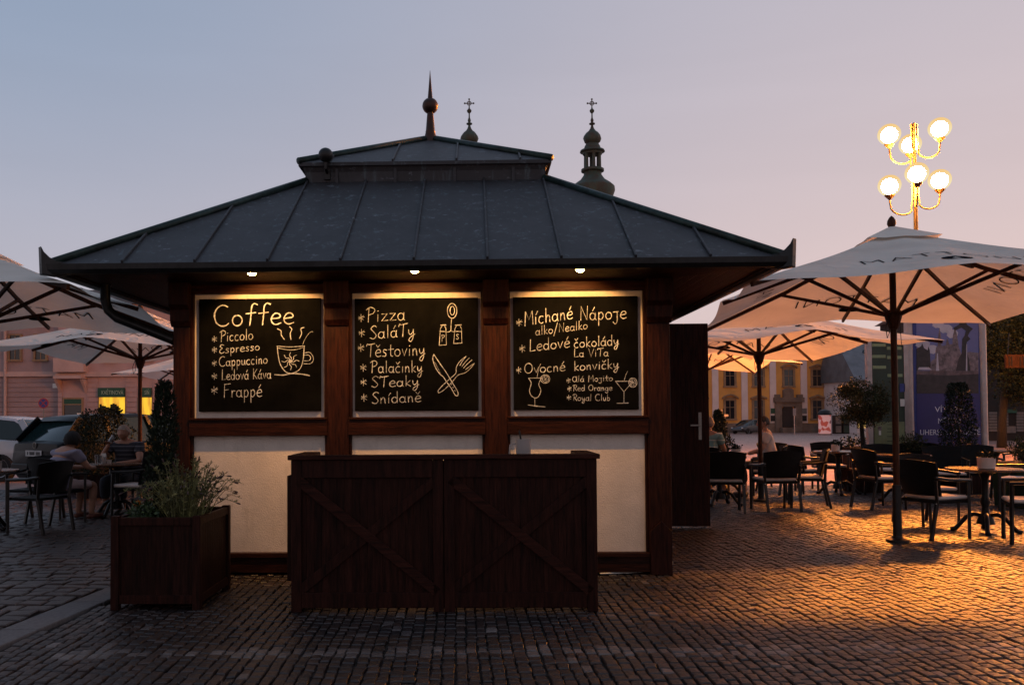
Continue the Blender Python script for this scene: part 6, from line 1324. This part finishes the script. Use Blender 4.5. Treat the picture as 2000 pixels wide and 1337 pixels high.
flat('printed_church', 'print_stone', [(1815, 720), (1816, 706), (1824, 700), (1826, 678), (1829, 676), (1831, 652), (1833, 640), (1835, 652), (1837, 676), (1845, 674), (1848, 660), (1852, 672), (1858, 672), (1859, 655), (1863, 640), (1867, 655), (1870, 676), (1875, 690), (1876, 724), (1815, 724)], 4.3, ps)
flat('printed_roofs', 'print_stone', [(1876, 690), (1892, 687), (1909, 689), (1909, 724), (1876, 724)], 4.6, ps)
flat('printed_fountain', 'print_dark', [(1864, 726), (1870, 700), (1876, 690), (1877, 662), (1882, 655), (1884, 646), (1876, 640), (1862, 646), (1860, 640), (1871, 634), (1872, 626), (1879, 622), (1885, 627), (1886, 634), (1898, 642), (1892, 648), (1888, 656), (1893, 662), (1886, 668), (1884, 682), (1890, 700), (1893, 726)], 5, ps)
flat('printed_jet', 'print_cloud', [(1884, 724), (1885.4, 672), (1886.4, 672), (1887, 724)], 5.4, ps); flat('printed_jet', 'print_cloud', [(1826, 724), (1828, 690), (1829.5, 690), (1832, 724)], 5.4, ps)
flat('printed_cars', 'print_cloud', [(1790, 722), (1793, 717), (1812, 717), (1818, 722)], 5.2, ps)
flat('printed_basin', 'print_basin', [(1788, 724), (1909, 724), (1909, 730), (1850, 733), (1788, 731)], 5.6, ps); flat('printed_basin', 'print_dark', [(1788, 731), (1850, 733), (1909, 730), (1909, 768), (1788, 768)], 5.8, ps)
tp_ = flat('text_panel', 'print_blue', [(1788, 768), (1912, 768), (1914, 893), (1790, 893)], 2.5)
k = YW/FPX
for s_, cx_, cy_, w_ in (('VÍTEJTE', 1852, 799.5, 60), ('MĚSTO', 1852, 822, 47), ('UHERSKÉ HRADIŠTĚ', 1854, 844, 126)):
    q = PX(cx_, cy_); lettering('lettering', s_, .145, M['print_text'], upright(q[0], -.0355, q[1]), tp_, .001, width=w_*k*.93)
b = MB(); b.tube([(x0-.13, .0, zt_+.05), (x1+.13, .0, zt_+.05)], .035, 8); b.build('top_bar', M['alu'], wb)
# green notice board
YG = 16.2; gx_ = at(1733, 870, YG).x; gb = thing('notice_board', 'dark green street directory board with pale green name strips and a map', 'notice board', (gx_, YG, gz(YG)), 0)
GX = lambda x, y: (lambda q: (q.x-gx_, q.z-gz(YG)))(at(x, y, YG))
M['green_dark'] = mat('dark green board', (0.022, 0.042, 0.028), .5, 0, .15, 4); M['green_pale'] = mat('pale green strip', (0.26, 0.33, 0.18), .6, 0, .1, 8); M['green_map'] = mat('pale green map', (0.22, 0.25, 0.13), .6, 0, .15, 5)
def gbox(b, a, c, y0, y1, d0, d1): p0, p1 = GX(a, y1), GX(c, y0); b.box(p0[0], p1[0], d0, d1, p0[1], p1[1])
b = MB(); gbox(b, 1700, 1766, 660, 876, -.04, .04); bo_ = b.build('board', M['green_dark'], gb)
b = MB(); gbox(b, 1695, 1699.5, 650, 899, -.05, .05); gbox(b, 1766.5, 1771, 650, 899, -.05, .05); b.build_each('post', M['alu'], gb)
for i, (a, c, y) in enumerate(((1701, 1727, 674), (1701, 1727, 696), (1702, 1728, 717), (1730, 1758, 680), (1730, 1758, 698), (1731, 1760, 733))):
    b = MB(); gbox(b, a, c, y-3, y+3, -.05, -.041); b.build('name_strip', M['green_pale'], bo_)
b = MB(); gbox(b, 1706, 1764, 823, 869, -.05, -.041); mp2 = b.build('map_panel', M['green_map'], bo_)
b = MB(); gbox(b, 1712, 1719, 832, 840, -.054, -.0505); b.build('picture', M['print_stone'], mp2)
b = MB(); gbox(b, 1714, 1718, 840.5, 849, -.054, -.0505); b.build('symbol', M['white'], mp2)
b = MB(); [gbox(b, 1730, 1730+w_, y, y+1.2, -.053, -.0505) for w_, y in ((14, 828), (22, 836), (18, 842), (26, 851), (12, 860))]; b.build('map_lines', M['green_dark'], mp2)
b = MB(); gbox(b, 1755, 1765, 749, 765, -.05, -.041); b.build('blue_notice', M['sign_blue'], bo_)
b = MB(); gbox(b, 1756, 1764, 779, 793, -.05, -.041); b.build('white_notice', M['white'], bo_)
# advertising pillar, vending cabinets, signposts far across the square
YA = 82.0; q = at(1611, 840, YA); ap = thing('advert_column', 'lit red and white advertising column in front of the ochre house', 'advert column', (q.x, YA, gz(YA)), 0); r = 11.5*YA/FPX; zt2 = at(1611, 810, YA).z-gz(YA)
def poster():
    m = bpy.data.materials.new('red white posters'); m.use_nodes = True; t = m.node_tree; l = t.links; b = t.nodes['Principled BSDF']; tcn = t.nodes.new('ShaderNodeTexCoord'); v = t.nodes.new('ShaderNodeTexVoronoi'); v.inputs['Scale'].default_value = 2.6; l.new(tcn.outputs['Object'], v.inputs['Vector'])
    rp = t.nodes.new('ShaderNodeValToRGB'); rp.color_ramp.interpolation = 'CONSTANT'; e = rp.color_ramp.elements; e[0].color = (.62, .33, .32, 1); e[1].position = .42; e[1].color = (.42, .07, .05, 1); k = e.new(.75); k.color = (.12, .03, .04, 1); sx3 = t.nodes.new('ShaderNodeSeparateColor'); l.new(v.outputs['Color'], sx3.inputs[0]); l.new(sx3.outputs[0], rp.inputs[0]); l.new(rp.outputs[0], b.inputs['Base Color']); l.new(rp.outputs[0], b.inputs['Emission Color']); b.inputs['Emission Strength'].default_value = .35; return m
b = MB(); b.lathe([(r, .1), (r, zt2)], 20); b.build('drum', poster(), ap); b = MB(); b.lathe([(r*1.1, zt2), (r*1.2, zt2+.1), (r*.9, zt2+.4), (.1, zt2+.55)], 20); b.build('cap', M['black'], ap); b = MB(); b.lathe([(r*1.06, 0), (r*1.06, .1)], 20); b.build('foot', M['stone'], ap)
for px, m, lab in ((1634.5, 'shutter', 'pale vending cabinet with a dark band right of the red column'), (1650, 'green_dark', 'dark green vending cabinet beside the pale one')):
    q = at(px, 840, YA); T = thing('vending_cabinet', lab, 'cabinet', (q.x, YA, gz(YA)), 0, 'cabinets across the square'); w_ = 6.2*YA/FPX; h_ = at(px, 811, YA).z-gz(YA)
    b = MB(); b.box(-w_, w_, -.35, .35, .08, h_); b.build('case', M['black'], T, bevel=.03); b = MB(); b.box(-w_*.86, w_*.86, -.37, -.352, .2, h_*.46); b.box(-w_*.86, w_*.86, -.37, -.352, h_*.56, h_*.95); b.build_each('front', M[m], T)
q = at(1552, 846, 88); T = thing('traffic_sign', 'thin pole with a narrow sign in front of the dark arched portal', 'traffic sign', (q.x, 88, gz(88)), 0); zt2 = at(1552, 797, 88).z-gz(88)
b = MB(); b.tube([(0, 0, 0), (0, 0, zt2)], .05, 8); b.build('post', M['alu'], T); b = MB(); b.box(-.16, .16, -.08, -.05, zt2-.75, zt2); b.build('plate', M['alu'], T)
q = at(1409, 850, 46); T = thing('direction_sign', 'pale direction boards on a thin pole above the conifer beside the kiosk door', 'sign', (q.x, 46, gz(46)), 0); Q = lambda x, y: (lambda p: (p.x-q.x, p.z-gz(46)))(at(x, y, 46))
b = MB(); b.tube([(Q(1413, 800)[0], 0, 0), (Q(1413, 800)[0], 0, Q(1413, 797)[1])], .035, 8); b.build('post', M['black'], T)
M['sign_lit'] = mat('pale sign board', (0.70, 0.55, 0.42), .6)
for a, c, y in ((1398, 1410, 802), (1414, 1422, 811)): b = MB(); p0, p1 = Q(a, y+2.2), Q(c, y-2.2); b.box(p0[0], p1[0], -.05, -.02, p0[1], p1[1]); b.build('board', M['sign_lit'], T)
